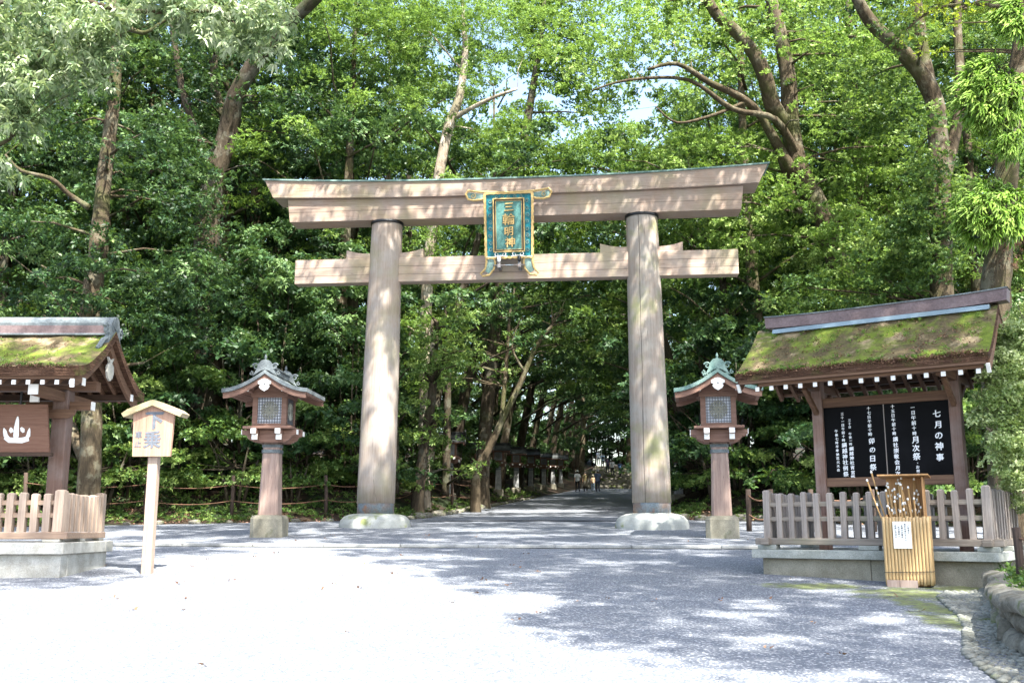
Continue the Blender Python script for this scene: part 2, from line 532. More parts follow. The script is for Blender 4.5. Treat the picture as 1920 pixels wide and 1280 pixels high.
def bevel_box(x0, x1, y0, y1, z0, z1, b):
    b = min(b, (x1 - x0) * .45, (y1 - y0) * .45, (z1 - z0) * .45)
    vs, idx = [], {}
    for sx in (0, 1):
        for sy in (0, 1):
            for sz in (0, 1):
                X, Y, Z = (x0, x1)[sx], (y0, y1)[sy], (z0, z1)[sz]
                ix, iy, iz = (1, -1)[sx] * b, (1, -1)[sy] * b, (1, -1)[sz] * b
                idx[(sx, sy, sz)] = len(vs)
                vs += [(X, Y + iy, Z + iz), (X + ix, Y, Z + iz), (X + ix, Y + iy, Z)]
    g = lambda a, b_, c, k: idx[(a, b_, c)] + k
    fs = []
    for s in (0, 1):
        fs.append([g(s, 0, 0, 0), g(s, 1, 0, 0), g(s, 1, 1, 0), g(s, 0, 1, 0)])
        fs.append([g(0, s, 0, 1), g(1, s, 0, 1), g(1, s, 1, 1), g(0, s, 1, 1)])
        fs.append([g(0, 0, s, 2), g(1, 0, s, 2), g(1, 1, s, 2), g(0, 1, s, 2)])
        for t in (0, 1):
            fs.append([g(s, t, 0, 0), g(s, t, 1, 0), g(s, t, 1, 1), g(s, t, 0, 1)])
            fs.append([g(s, 0, t, 0), g(s, 1, t, 0), g(s, 1, t, 2), g(s, 0, t, 2)])
            fs.append([g(0, s, t, 1), g(1, s, t, 1), g(1, s, t, 2), g(0, s, t, 2)])
            for r in (0, 1):
                fs.append([g(s, t, r, 0), g(s, t, r, 1), g(s, t, r, 2)])
    c = Vector(((x0 + x1) / 2, (y0 + y1) / 2, (z0 + z1) / 2))
    out = []
    for f in fs:
        p = [Vector(vs[i]) for i in f]
        n = (p[1] - p[0]).cross(p[2] - p[0])
        m = sum(p, Vector()) / len(p)
        out.append(tuple(f) if n.dot(m - c) > 0 else tuple(reversed(f)))
    return vs, out


def link(name, data, parent=None, loc=None, rot=None):
    o = bpy.data.objects.new(name, data)
    col.objects.link(o)
    if parent: o.parent = parent
    if loc is not None: o.location = loc
    if rot is not None: o.rotation_euler = rot
    return o


def tag(o, label=None, cat=None, group=None, kind=None):
    if label: o['label'] = label
    if cat: o['category'] = cat
    if group: o['group'] = group
    if kind: o['kind'] = kind
    return o


def thing(name, loc, label, cat, rz=0, group=None):
    o = bpy.data.objects.new(name, None)
    o.empty_display_size = .3
    col.objects.link(o)
    o.location = loc
    o.rotation_euler = (0, 0, rz)
    return tag(o, label, cat, group)


def kids(o):
    return [c for c in bpy.data.objects if c.parent == o]


def copy_tree(o, kidmap, parent=None):
    c = o.copy()
    col.objects.link(c)
    if parent: c.parent = parent
    for ch in kidmap.get(o.name, []):
        copy_tree(ch, kidmap, c)
    return c


def kid_map():
    km = {}
    for o in bpy.data.objects:
        if o.parent: km.setdefault(o.parent.name, []).append(o)
    return km


_glyph = {}


def glyph(ch):
    if ch not in _glyph:
        cu = bpy.data.curves.new('writing', 'FONT')
        cu.body = ch
        cu.size = 1
        cu.resolution_u = 3
        cu.extrude = 0.5
        o = bpy.data.objects.new('writing', cu)
        col.objects.link(o)
        dg = bpy.context.evaluated_depsgraph_get()
        me = bpy.data.meshes.new_from_object(o.evaluated_get(dg))
        vs = [tuple(v.co) for v in me.vertices]
        fs = [tuple(p.vertices) for p in me.polygons]
        bpy.data.objects.remove(o)
        bpy.data.curves.remove(cu)
        bpy.data.meshes.remove(me)
        xs = [q[0] for q in vs] or [0]
        ys = [q[1] for q in vs] or [0]
        cx = (min(xs) + max(xs)) / 2
        cy = .34
        _glyph[ch] = ([(x - cx, y - cy, z) for x, y, z in vs], fs)
    return _glyph[ch]


def write_down(mb, text, x, z, y, size, step, th=.004, bold=.03, slant=.05, jit=.04, sx=1.0):
    """brush-like column of characters on a plane facing -y: x to the right, z up; z is the centre of the first one"""
    for i, ch in enumerate(text):
        if ch == ' ':
            z -= step
            continue
        vs, fs = glyph(ch)
        a = random.uniform(-jit, jit)
        k = 1 + random.uniform(-.08, .08) * (jit > 0)
        ca, sa = math.cos(a), math.sin(a)
        ox = random.uniform(-.04, .04) * size * (jit > 0)
        for q, (dx, dz) in enumerate(((0, 0), (bold, bold * .5), (-bold, -bold * .4), (0, -bold))):
            out = []
            for (px, py, pz) in vs:
                px, py = px * k * sx + dx, py * k + dz + slant * px
                X, Z = px * ca - py * sa, px * sa + py * ca
                out.append((x + ox + X * size, y - (pz + .5) * th - q * .0006, z + Z * size))
            mb.add(out, fs)
        z -= step
    return z


# ------------------------------------------------------------ leaves and trees
def leaf_arrays(tips, dirs, ctone, k, length, width, spread=1.0, droop=.3, tone_var=.25, lenvar=.35):
    """k leaves around every twig tip"""
    n = len(tips)
    D = dirs / np.maximum(np.linalg.norm(dirs, axis=1, keepdims=True), 1e-6)
    ref = np.tile(np.array([[0.0, 0, 1]]), (n, 1))
    bad = np.abs(D[:, 2]) > .9
    ref[bad] = [1, 0, 0]
    U = np.cross(D, ref)
    U /= np.linalg.norm(U, axis=1, keepdims=True)
    V = np.cross(D, U)
    T = np.repeat(tips, k, 0)
    D, U, V = (np.repeat(q, k, 0) for q in (D, U, V))
    m = n * k
    phi = np.tile(np.arange(k) * 2 * math.pi / k, n) + rng.uniform(-.5, .5, m) + np.repeat(rng.uniform(0, 6.28, n), k)
    al = rng.uniform(.55, 1.35, m) * spread
    L = D * np.cos(al)[:, None] + (U * np.cos(phi)[:, None] + V * np.sin(phi)[:, None]) * np.sin(al)[:, None]
    L[:, 2] -= droop * rng.uniform(.4, 1.4, m)
    L /= np.linalg.norm(L, axis=1, keepdims=True)
    W = np.cross(L, D + rng.normal(0, .35, (m, 3)))
    W /= np.maximum(np.linalg.norm(W, axis=1, keepdims=True), 1e-6)
    Nn = np.cross(W, L)
    ln = length * (1 + rng.uniform(-lenvar, lenvar, m))[:, None]
    wd = width * (1 + rng.uniform(-.25, .25, m))[:, None]
    b = T + L * .02
    mid = T + L * ln * .45 + Nn * wd * .25
    tip = T + L * ln
    tip[:, 2] -= droop * ln[:, 0] * .25
    v = np.stack([b, mid + W * wd, tip, mid - W * wd], 1).reshape(-1, 3)
    tone = np.clip(np.repeat(ctone, k) + rng.normal(0, tone_var * .5, m), 0, 1)
    return v, np.repeat(tone, 4)


def quads_mesh(name, v, tone, mat):
    me = bpy.data.meshes.new(name)
    nv = len(v)
    nf = nv // 4
    me.vertices.add(nv)
    me.vertices.foreach_set('co', v.astype(np.float32).ravel())
    me.loops.add(nv)
    me.loops.foreach_set('vertex_index', np.arange(nv, dtype=np.int32))
    me.polygons.add(nf)
    me.polygons.foreach_set('loop_start', np.arange(0, nv, 4, dtype=np.int32))
    me.polygons.foreach_set('loop_total', np.full(nf, 4, dtype=np.int32))
    a = me.attributes.new('tone', 'FLOAT', 'POINT')
    a.data.foreach_set('value', tone.astype(np.float32))
    me.update(calc_edges=True)
    me.materials.append(mat)
    return me


def foliage(name, clusters, mat, tips=30, k=6, length=.16, width=.032, flat=.55, droop=.3, spread=1.0, tvar=.25, updir=.5, lay=0.0):
    """clusters: (n,4) x y z r ; every cluster is a spray of twig tips lying on an uneven dome"""
    C = np.asarray(clusters, float)
    n = len(C)
    cnt = np.maximum(4, (tips * (C[:, 3] ** 1.6)).astype(int))
    idx = np.repeat(np.arange(n), cnt)
    m = len(idx)
    q = rng.normal(0, 1, (m, 3))
    q /= np.linalg.norm(q, axis=1, keepdims=True)
    q[:, 2] = np.where(q[:, 2] < -.2, -q[:, 2] * .6, q[:, 2])
    rr = rng.uniform(.35, 1, m) ** .6
    ang = rng.uniform(0, 6.28, n)
    el = 1 + .35 * rng.uniform(-1, 1, n)
    P = q * rr[:, None]
    ca, sa = np.cos(ang)[idx], np.sin(ang)[idx]
    px = P[:, 0] * ca - P[:, 1] * sa
    py = P[:, 0] * sa + P[:, 1] * ca
    P = np.stack([px * el[idx], py, P[:, 2] * flat], 1) * C[idx, 3][:, None]
    P[:, 2] -= .25 * np.hypot(P[:, 0], P[:, 1]) ** 2 / C[idx, 3]
    T = C[idx, :3] + P
    D = q.copy()
    D[:, 2] += updir
    ctone = np.clip(rng.normal(.45, .2, n), .05, .95)[idx] + rng.normal(0, .06, m)
    v, t = leaf_arrays(T, D, ctone, k, length, width, spread, droop, tvar)
    return quads_mesh(name, v, t, mat)


def crown_clusters(n, z0, z1, rad, rmin=.6, rmax=1.2, shape='round', hollow=.35, seed=0, lump=None):
    """masses of foliage: lumps spread through the crown, each carrying sprays on its upper and outer side"""
    r_ = np.random.default_rng(seed + 100)
    out = []
    per = 8
    nl = max(3, n // per)
    R_l = lump or min(1.9, rad * .42)
    for li in range(nl):
        t = (li + r_.uniform(0, 1)) / nl
        if shape == 'round': w_ = math.sin(math.pi * min(1, .12 + t * .86)) ** .6
        elif shape == 'cone': w_ = (1 - t) ** .8 + .1
        else: w_ = 1 - .35 * abs(t - .5)
        a = li * 2.4 + r_.uniform(-.5, .5)
        q = math.sqrt(r_.uniform(hollow * hollow, 1)) * rad * w_
        c = np.array([q * math.cos(a), q * math.sin(a), z0 + (z1 - z0) * t])
        L = R_l * r_.uniform(.7, 1.25)
        for _ in range(per):
            d = r_.normal(0, 1, 3)
            d /= np.linalg.norm(d)
            d[2] = abs(d[2]) * .75 - .15
            d[:2] += .5 * np.array([math.cos(a), math.sin(a)]) * (q / rad)
            p = c + d * L * np.array([1.15, 1.15, .7])
            p[2] = max(p[2], z0 * .5)
            out.append((p[0], p[1], p[2], r_.uniform(rmin, rmax) * .62 * (1.15 - .15 * abs(d[2]))))
    return np.array(out[:n] if len(out) > n else out)


def limbs(mb, clusters, trunk_top, n, r0, seed=0, z_lo=None):
    r_ = random.Random(seed)
    cl = list(clusters)
    r_.shuffle(cl)
    for c in cl[:n]:
        p = Vector(c[:3])
        zb = max(1.2, min(trunk_top.z * .95, p.z - .35 * math.hypot(p.x, p.y) - r_.uniform(.5, 1.6)))
        s0 = Vector((trunk_top.x * zb / trunk_top.z, trunk_top.y * zb / trunk_top.z, zb))
        m1 = s0.lerp(p, .4) + Vector((r_.uniform(-.3, .3), r_.uniform(-.3, .3), .1))
        m2 = s0.lerp(p, .75) + Vector((r_.uniform(-.3, .3), r_.uniform(-.3, .3), .25))
        mb.tube([s0, m1, m2, p], [r0, r0 * .7, r0 * .45, r0 * .18], 5, .08)


# ============================================================ THE SETTING
def grid_sheet(name, xs, ys, zf, mat):
    vs = [(x, y, zf(x, y)) for y in ys for x in xs]
    nx = len(xs)
    fs = [(j * nx + i, j * nx + i + 1, (j + 1) * nx + i + 1, (j + 1) * nx + i) for j in range(len(ys) - 1) for i in range(nx - 1)]
    o = MB().add(vs, fs).build(name, mat, smooth=True)
    return tag(o, kind='structure')


gx = list(np.concatenate([np.arange(-220, -30, 12.0), np.arange(-30, 30, .75), np.arange(30, 221, 12.0)]))
gy = list(np.concatenate([np.arange(-60, 24, 4.0), np.arange(24, 48, .6), np.arange(48, 130, 2.0), np.arange(130, 401, 15.0)]))


def ground_z(x, y):
    d = outside(x, y)
    return gz(x, y) - (.06 if d <= 0.0 else 0.0)


grid_sheet('ground', gx, gy, ground_z, M['litter'])
# gravel forecourt : rows run from behind the camera up to the forest edge
nx = 60
vs, fs = [], []
xs = np.linspace(-38, 38, nx)
tt = np.linspace(0, 1, 40)
for t in tt:
    for x in xs:
        y = -30 + (yb(x) + .15 + 30) * t
        z = SL * max(y, -5) + .004
        vs.append((x, y, z + .006 * math.sin(x * 2 + y)))
for j in range(len(tt) - 1):
    for i in range(nx - 1):
        fs.append((j * nx + i, j * nx + i + 1, (j + 1) * nx + i + 1, (j + 1) * nx + i))
tag(MB().add(vs, fs).build('gravel_forecourt', M['gravel'], smooth=True), kind='structure')
vs, fs = [], []
ys = np.concatenate([np.arange(33.0, 92.1, 1.0)])
nx = 14
for y in ys:
    for i in range(nx):
        s_ = i / (nx - 1)
        x = (xl(y) - .1) * (1 - s_) + (xr(y) + .1) * s_
        vs.append((x, y, SL * y + .012 + .03 * math.sin(math.pi * s_)))
for j in range(len(ys) - 1):
    for i in range(nx - 1):
        fs.append((j * nx + i, j * nx + i + 1, (j + 1) * nx + i + 1, (j + 1) * nx + i))
tag(MB().add(vs, fs).build('gravel_path', M['gravel_path'], smooth=True), kind='structure')
# far stone stairs
sb = MB()
for i in range(17):
    y = 92 + i * 1.4
    sb.box(xl(y), xr(y), y, y + 1.6, SL * 92 - .5, SL * 92 + .2 * (i + 1))
tag(sb.build('stairs', M['rock']), kind='structure')
sb = MB()
vs = []
for i in range(14):
    y = 115.5 + i * 4
    z = SL * 92 + .2 * 17 + (y - 115) * .03
    vs += [(xl(y), y, z), (xr(y), y, z)]
sb.add(vs, [(2 * i, 2 * i + 1, 2 * i + 3, 2 * i + 2) for i in range(13)])
tag(sb.build('upper_path', M['rock']), kind='structure')
# kerb strip across the forecourt (long thin granite blocks flush with the gravel)
kb = MB()
pts = [(-8.6, 22.4), (-4, 22.05), (-.7, 21.85), (2.5, 21.65), (6.2, 21.5)]
for (x0, y0), (x1, y1) in zip(pts, pts[1:]):
    n = max(1, int((x1 - x0) / 1.4))
    for i in range(n):
        a0, a1 = i / n, (i + 1) / n
        A = Vector((x0 + (x1 - x0) * a0 + .008, y0 + (y1 - y0) * a0, 0))
        B = Vector((x0 + (x1 - x0) * a1 - .008, y0 + (y1 - y0) * a1, 0))
        A.z, B.z = SL * A.y - .02, SL * B.y - .02
        kb.bar(A, B, .26, .17, bev=.012)
tag(kb.build('kerb', M['kerb']), kind='structure')
jm = MB()  # thin dark strip on the gravel along the front of the kerb
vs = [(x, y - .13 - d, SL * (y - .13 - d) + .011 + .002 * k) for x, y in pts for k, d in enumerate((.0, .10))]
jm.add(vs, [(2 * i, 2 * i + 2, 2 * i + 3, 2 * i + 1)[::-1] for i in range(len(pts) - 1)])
tag(jm.build('kerb_front_strip', M['mortar']), kind='structure')

# ============================================================ TORII
TY = -R(5.5)
TP = (0.0, 29.5)
TZ = 1.55
torii = thing('torii_gate', (TP[0], TP[1], 0), 'large plain timber torii gate spanning the gravel approach', 'torii gate', TY)


def sori(x, base, lift):
    return base + lift * (abs(x) / 7.5) ** 2.4


def beam_poly(xt, xb, zt, zb, lt, lb, n=24):
    top = [(-xt + 2 * xt * i / n, sori(-xt + 2 * xt * i / n, zt, lt)) for i in range(n + 1)]
    bot = [(-xb + 2 * xb * i / n, sori(-xb + 2 * xb * i / n, zb, lb)) for i in range(n + 1)]
    return top, bot


def strip_beam(top, bot, y0, y1):
    """swept beam built from quads so the curve stays clean"""
    mb = MB()
    n = len(top)
    vs = []
    for (t, b) in zip(top, bot):
        vs += [(b[0], y0, b[1]), (b[0], y1, b[1]), (t[0], y1, t[1]), (t[0], y0, t[1])]
    fs = []
    for i in range(n - 1):
        a, c = 4 * i, 4 * i + 4
        for k in range(4):
            q = (k + 1) % 4
            fs.append((a + k, c + k, c + q, a + q))
    fs.append((0, 3, 2, 1)[::-1])
    e = 4 * (n - 1)
    fs.append((e, e + 1, e + 2, e + 3)[::-1])
    vv = mb.add(vs, fs)
    return vv


top, bot = beam_poly(7.58, 7.3, 11.86, 11.39, .2, .13)
strip_beam(top, bot, -.5, .5).build('top_lintel', M['torii_x'], torii)
t2 = [(x, z + .004) for x, z in top]
t3 = [(x * 1.008, z + .05) for x, z in top]
strip_beam(t3, [(x * 1.006, z) for x, z in t2], -.55, .55).build('copper_roofing', M['copper_green'], torii)
top, bot = beam_poly(6.87, 6.78, 11.385, 10.74, .11, 0.02)
strip_beam(top, bot, -.37, .37).build('lintel', M['torii_x'], torii)
MB().box(-6.62, 6.66, -.19, .19, 8.85, 9.6, .012).build('tie_beam', M['torii_x'], torii)
for (xa, xb, out) in ((-5.04, -4.30, -1), (-3.44, -2.69, 1), (2.64, 3.46, -1), (4.36, 5.07, 1)):
    zi, zo = 9.76, 9.88
    zl, zr = (zo, zi) if out < 0 else (zi, zo)
    poly = [(xa, 9.604), (xb, 9.604)] + [(xb + (xa - xb) * i / 5, (zr + (zl - zr) * i / 5) - .035 * math.sin(math.pi * i / 5)) for i in range(6)]
    MB().prism(poly, -.15, .15).build('wedge', M['torii_x'], torii)
for sx, xbm, xtp, mt in ((-1, -3.985, -3.835, 'torii_z'), (1, 3.985, 3.895, 'torii_zm')):
    pr = []
    seg = 48
    mb = MB()
    vs, fs = [], []
    nz = 16
    for j in range(nz + 1):
        t = j / nz
        z = 2.28 + (10.74 - 2.28) * t
        r = .553 * (1 - t) + .465 * t + .012 * math.sin(math.pi * t)
        x = xbm + (xtp - xbm) * t
        for i in range(seg):
            a = 2 * math.pi * i / seg
            vs.append((x + r * math.cos(a), r * math.sin(a), z))
    for j in range(nz):
        for i in range(seg):
            k = (i + 1) % seg
            fs.append((j * seg + i, j * seg + k, (j + 1) * seg + k, (j + 1) * seg + i))
    fs.append(tuple(reversed(range(seg))))
    mb.add(vs, fs)
    mb.build('pillar', M[mt], torii, True)
    MB().lathe([(.535, 1.9), (.537, 2.26), (.545, 2.30)], (xbm, 0), 48).build('copper_sleeve', M['sleeve'], torii, True)
    MB().lathe([(.485, 10.655), (.50, 10.66), (.50, 10.735), (.485, 10.738)], (xtp, 0), 48).build('cap_ring', M['iron'], torii, True)
    st = MB().lathe([(1.00, 1.30), (1.03, 1.50), (1.04, 1.66), (1.0, 1.80), (.90, 1.905), (.74, 1.965), (.55, 1.99), (.2, 1.995)], (xbm, 0), 48, .006)
    st.build('stone_base', M['granite_g'], torii, True)

# plaque hung from the lintel
PLX = -.02
plq = thing('shrine_plaque', (TP[0], TP[1], 0), 'turquoise and gold framed plaque with gold characters hung on the torii', 'plaque', TY)
plq_rot = Matrix.Rotation(R(8), 4, 'X')


def pl(mb, name, mat, smooth=False, parent=None):
    """plaque parts are modelled around (0,0) then leaned forward"""
    m = Matrix.Translation((PLX, -.72, 10.35)) @ plq_rot
    mb.v = [tuple(m @ Vector(q)) for q in mb.v]
    return mb.build(name, M[mat], parent or plq, smooth)


def wavy(x0, x1, z0, z1, n=10, amp=.012):
    """closed scalloped outline of the surround"""
    out = []
    for (a, b) in (((x0, z0), (x1, z0)), ((x1, z0), (x1 * 1.03, z1)), ((x1 * 1.03, z1), (x0 * 1.03, z1)), ((x0 * 1.03, z1), (x0, z0))):
        dx, dz = b[0] - a[0], b[1] - a[1]
        L = math.hypot(dx, dz)
        for i in range(n * 3):
            t = i / (n * 3)
            s_ = abs(math.sin(math.pi * t * n * L / 1.6)) * amp
            out.append((a[0] + dx * t + dz / L * s_, a[1] + dz * t - dx / L * s_))
    return out


pl(MB().prism(wavy(-.64, .64, -.93, .93), -.03, .05), 'surround', 'teal')
rim = MB()
ow = wavy(-.70, .70, -.965, .965, 10, .03)
iw = wavy(-.645, .645, -.915, .915, 10, .012)
n_ = len(ow)
vs = [(x, -.075, z) for x, z in ow] + [(x, -.075, z) for x, z in iw] + [(x, .06, z) for x, z in ow] + [(x, .06, z) for x, z in iw]
fs = []
for i in range(n_):
    k = (i + 1) % n_
    fs += [(i, k, n_ + k, n_ + i), (2 * n_ + i, 3 * n_ + i, 3 * n_ + k, 2 * n_ + k), (i, 2 * n_ + i, 2 * n_ + k, k), (n_ + i, n_ + k, 3 * n_ + k, 3 * n_ + i)]
rim.add(vs, fs)
pl(rim, 'scalloped_rim', 'gold')
fr = MB()
for (a, b, c, d) in ((-.47, -.435, -.80, .80), (.435, .47, -.80, .80), (-.435, .435, .765, .80), (-.435, .435, -.80, -.765)):
    fr.box(a, b, -.09, -.03, c, d, .006)
for (a, b, c, d) in ((-.39, -.375, -.73, .73), (.375, .39, -.73, .73), (-.375, .375, .715, .73), (-.375, .375, -.73, -.715)):
    fr.box(a, b, -.065, -.03, c, d, .003)
pl(fr, 'inner_frame', 'gold')
fr = MB()
for (a, b, c, d) in ((-.434, -.391, -.764, .764), (.391, .434, -.764, .764), (-.391, .391, .731, .764), (-.391, .391, -.764, -.731)):
    fr.box(a, b, -.055, -.03, c, d)
pl(fr, 'dark_fillet', 'iron')
pl(MB().box(-.374, .374, -.045, -.031, -.714, .714), 'panel', 'teal_pale')
tx = MB()
write_down(tx, '三', .01, .53, -.050, .30, .3, .03, .02, .05, .0)
write_down(tx, '輪', .0, .16, -.050, .36, .3, .03, .012, .08, .0, 1.05)
write_down(tx, '明', .0, -.19, -.050, .29, .3, .03, .02, .1, .0)
write_down(tx, '神', .03, -.52, -.050, .32, .3, .03, .018, .08, .0)
pl(tx, 'characters', 'gold')
tx = MB()
write_down(tx, '三', .01, .53, -.040, .30, .3, .008, .045, .05, .0)
write_down(tx, '輪', .0, .16, -.040, .36, .3, .008, .035, .08, .0, 1.05)
write_down(tx, '明', .0, -.19, -.040, .29, .3, .008, .045, .1, .0)
write_down(tx, '神', .03, -.52, -.040, .32, .3, .008, .04, .08, .0)
pl(tx, 'character_outline', 'iron')
# carved scrolls on the turquoise border
sc = MB()


def scroll(mb, cx, cz, r, flip=1, y=-.045, th=.012, turns=1.35, rot=0.0):
    pts = []
    for i in range(18):
        t = i / 17
        a = rot + flip * t * turns * 2 * math.pi
        q = r * (1 - .78 * t)
        pts.append((cx + q * math.cos(a), y, cz + q * math.sin(a)))
    mb.tube(pts, [th * (1 - .5 * i / 17) for i in range(18)], 5)


for i in range(8):
    for sx in (-1, 1):
        scroll(sc, sx * .545, -.72 + i * .205, .062, sx * (1 if i % 2 else -1), rot=i)
for i in range(5):
    scroll(sc, -.36 + i * .18, .85, .05, (1 if i % 2 else -1), rot=i * 2)
pl(sc, 'scrollwork', 'copper_green')
sc = MB()
for sx in (-1, 1):
    scroll(sc, sx * .16, -.86, .075, sx, -.06, .016, 1.0, 1.5)
    scroll(sc, sx * .36, -.86, .075, -sx, -.06, .016, 1.0, 1.5)
    sc.tube([(sx * .06, -.06, -.93), (sx * .26, -.07, -.90), (sx * .48, -.06, -.94), (sx * .68, -.06, -.93)], .018, 6)
pl(sc, 'lower_scrolls', 'white')
wg = MB()
for sx in (-1, 1):
    poly = [(sx * .66, .93), (sx * .8, .955), (sx * 1.05, .98), (sx * 1.19, 1.0), (sx * 1.24, .93), (sx * 1.18, .82), (sx * 1.02, .78), (sx * .8, .79), (sx * .66, .80)]
    wg.prism(poly, -.05, .04)
for sx in (0, 1): 
    h_ = MB(); n9 = len(wg.v) // 2; h_.v = wg.v[sx * n9:(sx + 1) * n9]; h_.f = [tuple(j - sx * n9 for j in f) for f in wg.f if sx * n9 <= f[0] < (sx + 1) * n9]; pl(h_, 'wing_field', 'copper_green')
wg = MB()
for sx in (-1, 1):
    wg.tube([(sx * q[0], -.045, q[1]) for q in ((.6, 1.0), (.8, 1.0), (1.03, 1.03), (1.19, 1.06), (1.27, .95), (1.2, .8), (1.02, .76), (.8, .78), (.68, .82))], .035, 8)
wg.tube([(-.7, -.045, 1.0), (0, -.06, .97), (.7, -.045, 1.0)], .03, 8)
for sx in (-1, 1): scroll(wg, sx * 1.05, .89, .08, sx, -.06, .014, 1.2, 1)
pl(wg, 'wings', 'gold')
lg = MB()
for sx in (-1, 1):
    poly = [(sx * .66, -.96), (sx * .68, -1.15), (sx * .72, -1.34), (sx * .60, -1.42), (sx * .50, -1.30), (sx * .45, -1.12), (sx * .47, -.96)]
    lg.prism(poly, -.04, .03)
for sx in (0, 1): 
    h_ = MB(); n9 = len(lg.v) // 2; h_.v = lg.v[sx * n9:(sx + 1) * n9]; h_.f = [tuple(j - sx * n9 for j in f) for f in lg.f if sx * n9 <= f[0] < (sx + 1) * n9]; pl(h_, 'foot_field', 'copper_green')
lg = MB()
for sx in (-1, 1):
    lg.tube([(sx * q[0], -.03, q[1]) for q in ((.68, -.92), (.68, -1.1), (.72, -1.28), (.86, -1.42), (.80, -1.49), (.60, -1.46), (.47, -1.3), (.42, -1.12), (.45, -.95))], [.035, .034, .034, .03, .032, .032, .03, .03, .03], 8)
for sx in (0, 1): 
    h_ = MB(); n9 = len(lg.v) // 2; h_.v = lg.v[sx * n9:(sx + 1) * n9]; h_.f = [tuple(j - sx * n9 for j in f) for f in lg.f if sx * n9 <= f[0] < (sx + 1) * n9]; pl(h_, 'foot', 'gold')
for sx, mt in ((-1, 'white'), (1, 'iron')):
    kb = MB().lathe([(.02, 10.35 - 1.10), (.05, 10.35 - 1.06), (.06, 10.35 - 1.0), (.05, 10.35 - .94), (.015, 10.35 - .9)], (PLX + sx * .3, -.66), 12)
    kb.build('knob', M[mt], plq, True)
    MB().box(PLX + sx * .3 - .045, PLX + sx * .3 + .045, -.66, -.21, 9.1, 9.25).build('bracket', M['sleeve'], plq)
MB().box(-.5, .46, -.64, -.60, 9.16, 9.185).build('support_rod', M['sleeve'], plq)

# ============================================================ LANTERNS
def roof_profile(half, ze, zr, p=1.7, n=12):
    out = []
    for i in range(n + 1):
        t = i / n
        out.append((half * (1 - t), ze + (zr - ze) * t ** p))
    return out          # from eave to ridge


def gable_shell(mb, prof, y0, y1, th, axis='y', th_e=None):
    """curved two-sided roof slab; profile (offset from ridge, z) eave -> ridge"""
    full = [(-a, z) for a, z in prof] + [(a, z) for a, z in reversed(prof[:-1])]
    n = len(full)
    vs = []
    for (a, z) in full:
        for y in (y0, y1):
            for dz in (0, -th):
                vs.append((a, y, z + dz) if axis == 'y' else (y, a, z + dz))
    fs = []
    for i in range(n - 1):
        a, b = 4 * i, 4 * i + 4
        fs += [(a, b, b + 2, a + 2), (a + 1, a + 3, b + 3, b + 1), (a, a + 1, b + 1, b), (a + 2, b + 2, b + 3, a + 3)]
    fs += [(0, 2, 3, 1), (4 * n - 4, 4 * n - 3, 4 * n - 1, 4 * n - 2)]
    if axis != 'y': fs = [tuple(reversed(f)) for f in fs]
    return mb.add(vs, fs)


def crest(mb, cx, cz, y, r, flat='y'):
    for i in range(16):
        a = 2 * math.pi * i / 16
        ca, sa = math.cos(a), math.sin(a)
        pts = [(.16, -.03), (.80, -.12), (.95, -.07), (1.0, 0), (.95, .07), (.80, .12), (.16, .03)]
        ring = []
        for px, pz in pts:
            ring.append((cx + r * (px * ca - pz * sa), y, cz + r * (px * sa + pz * ca)))
        mb.tube(ring + [ring[0]], .011, 4)
    mb.tube([(cx + .13 * r * math.cos(t), y, cz + .13 * r * math.sin(t)) for t in np.linspace(0, 6.283, 9)], .012, 4)


def screen(lan, rz, half, z0, z1):
    """paper screen with lattice and sixteen-petal crest on one side of the box"""
    m = Matrix.Rotation(rz, 4, 'Z')

    def b(mb, name, mat, parent=lan):
        mb.v = [tuple(m @ Vector(q)) for q in mb.v]
        return mb.build(name, M[mat], parent)
    p = b(MB().box(-half, half, -.385, -.375, z0, z1), 'screen', 'paper')
    lt = MB()
    for i in range(9):
        x = -half + (i + .5) * 2 * half / 9
        lt.box(x - .007, x + .007, -.402, -.386, z0, z1)
    for i in range(9):
        z = z0 + (i + .5) * (z1 - z0) / 9
        lt.box(-half, half, -.4035, -.388, z - .007, z + .007)
    b(lt, 'lattice', 'lattice', p)
    cr = MB()
    crest(cr, 0, (z0 + z1) / 2, -.41, .225)
    b(cr, 'crest', 'crest', p)


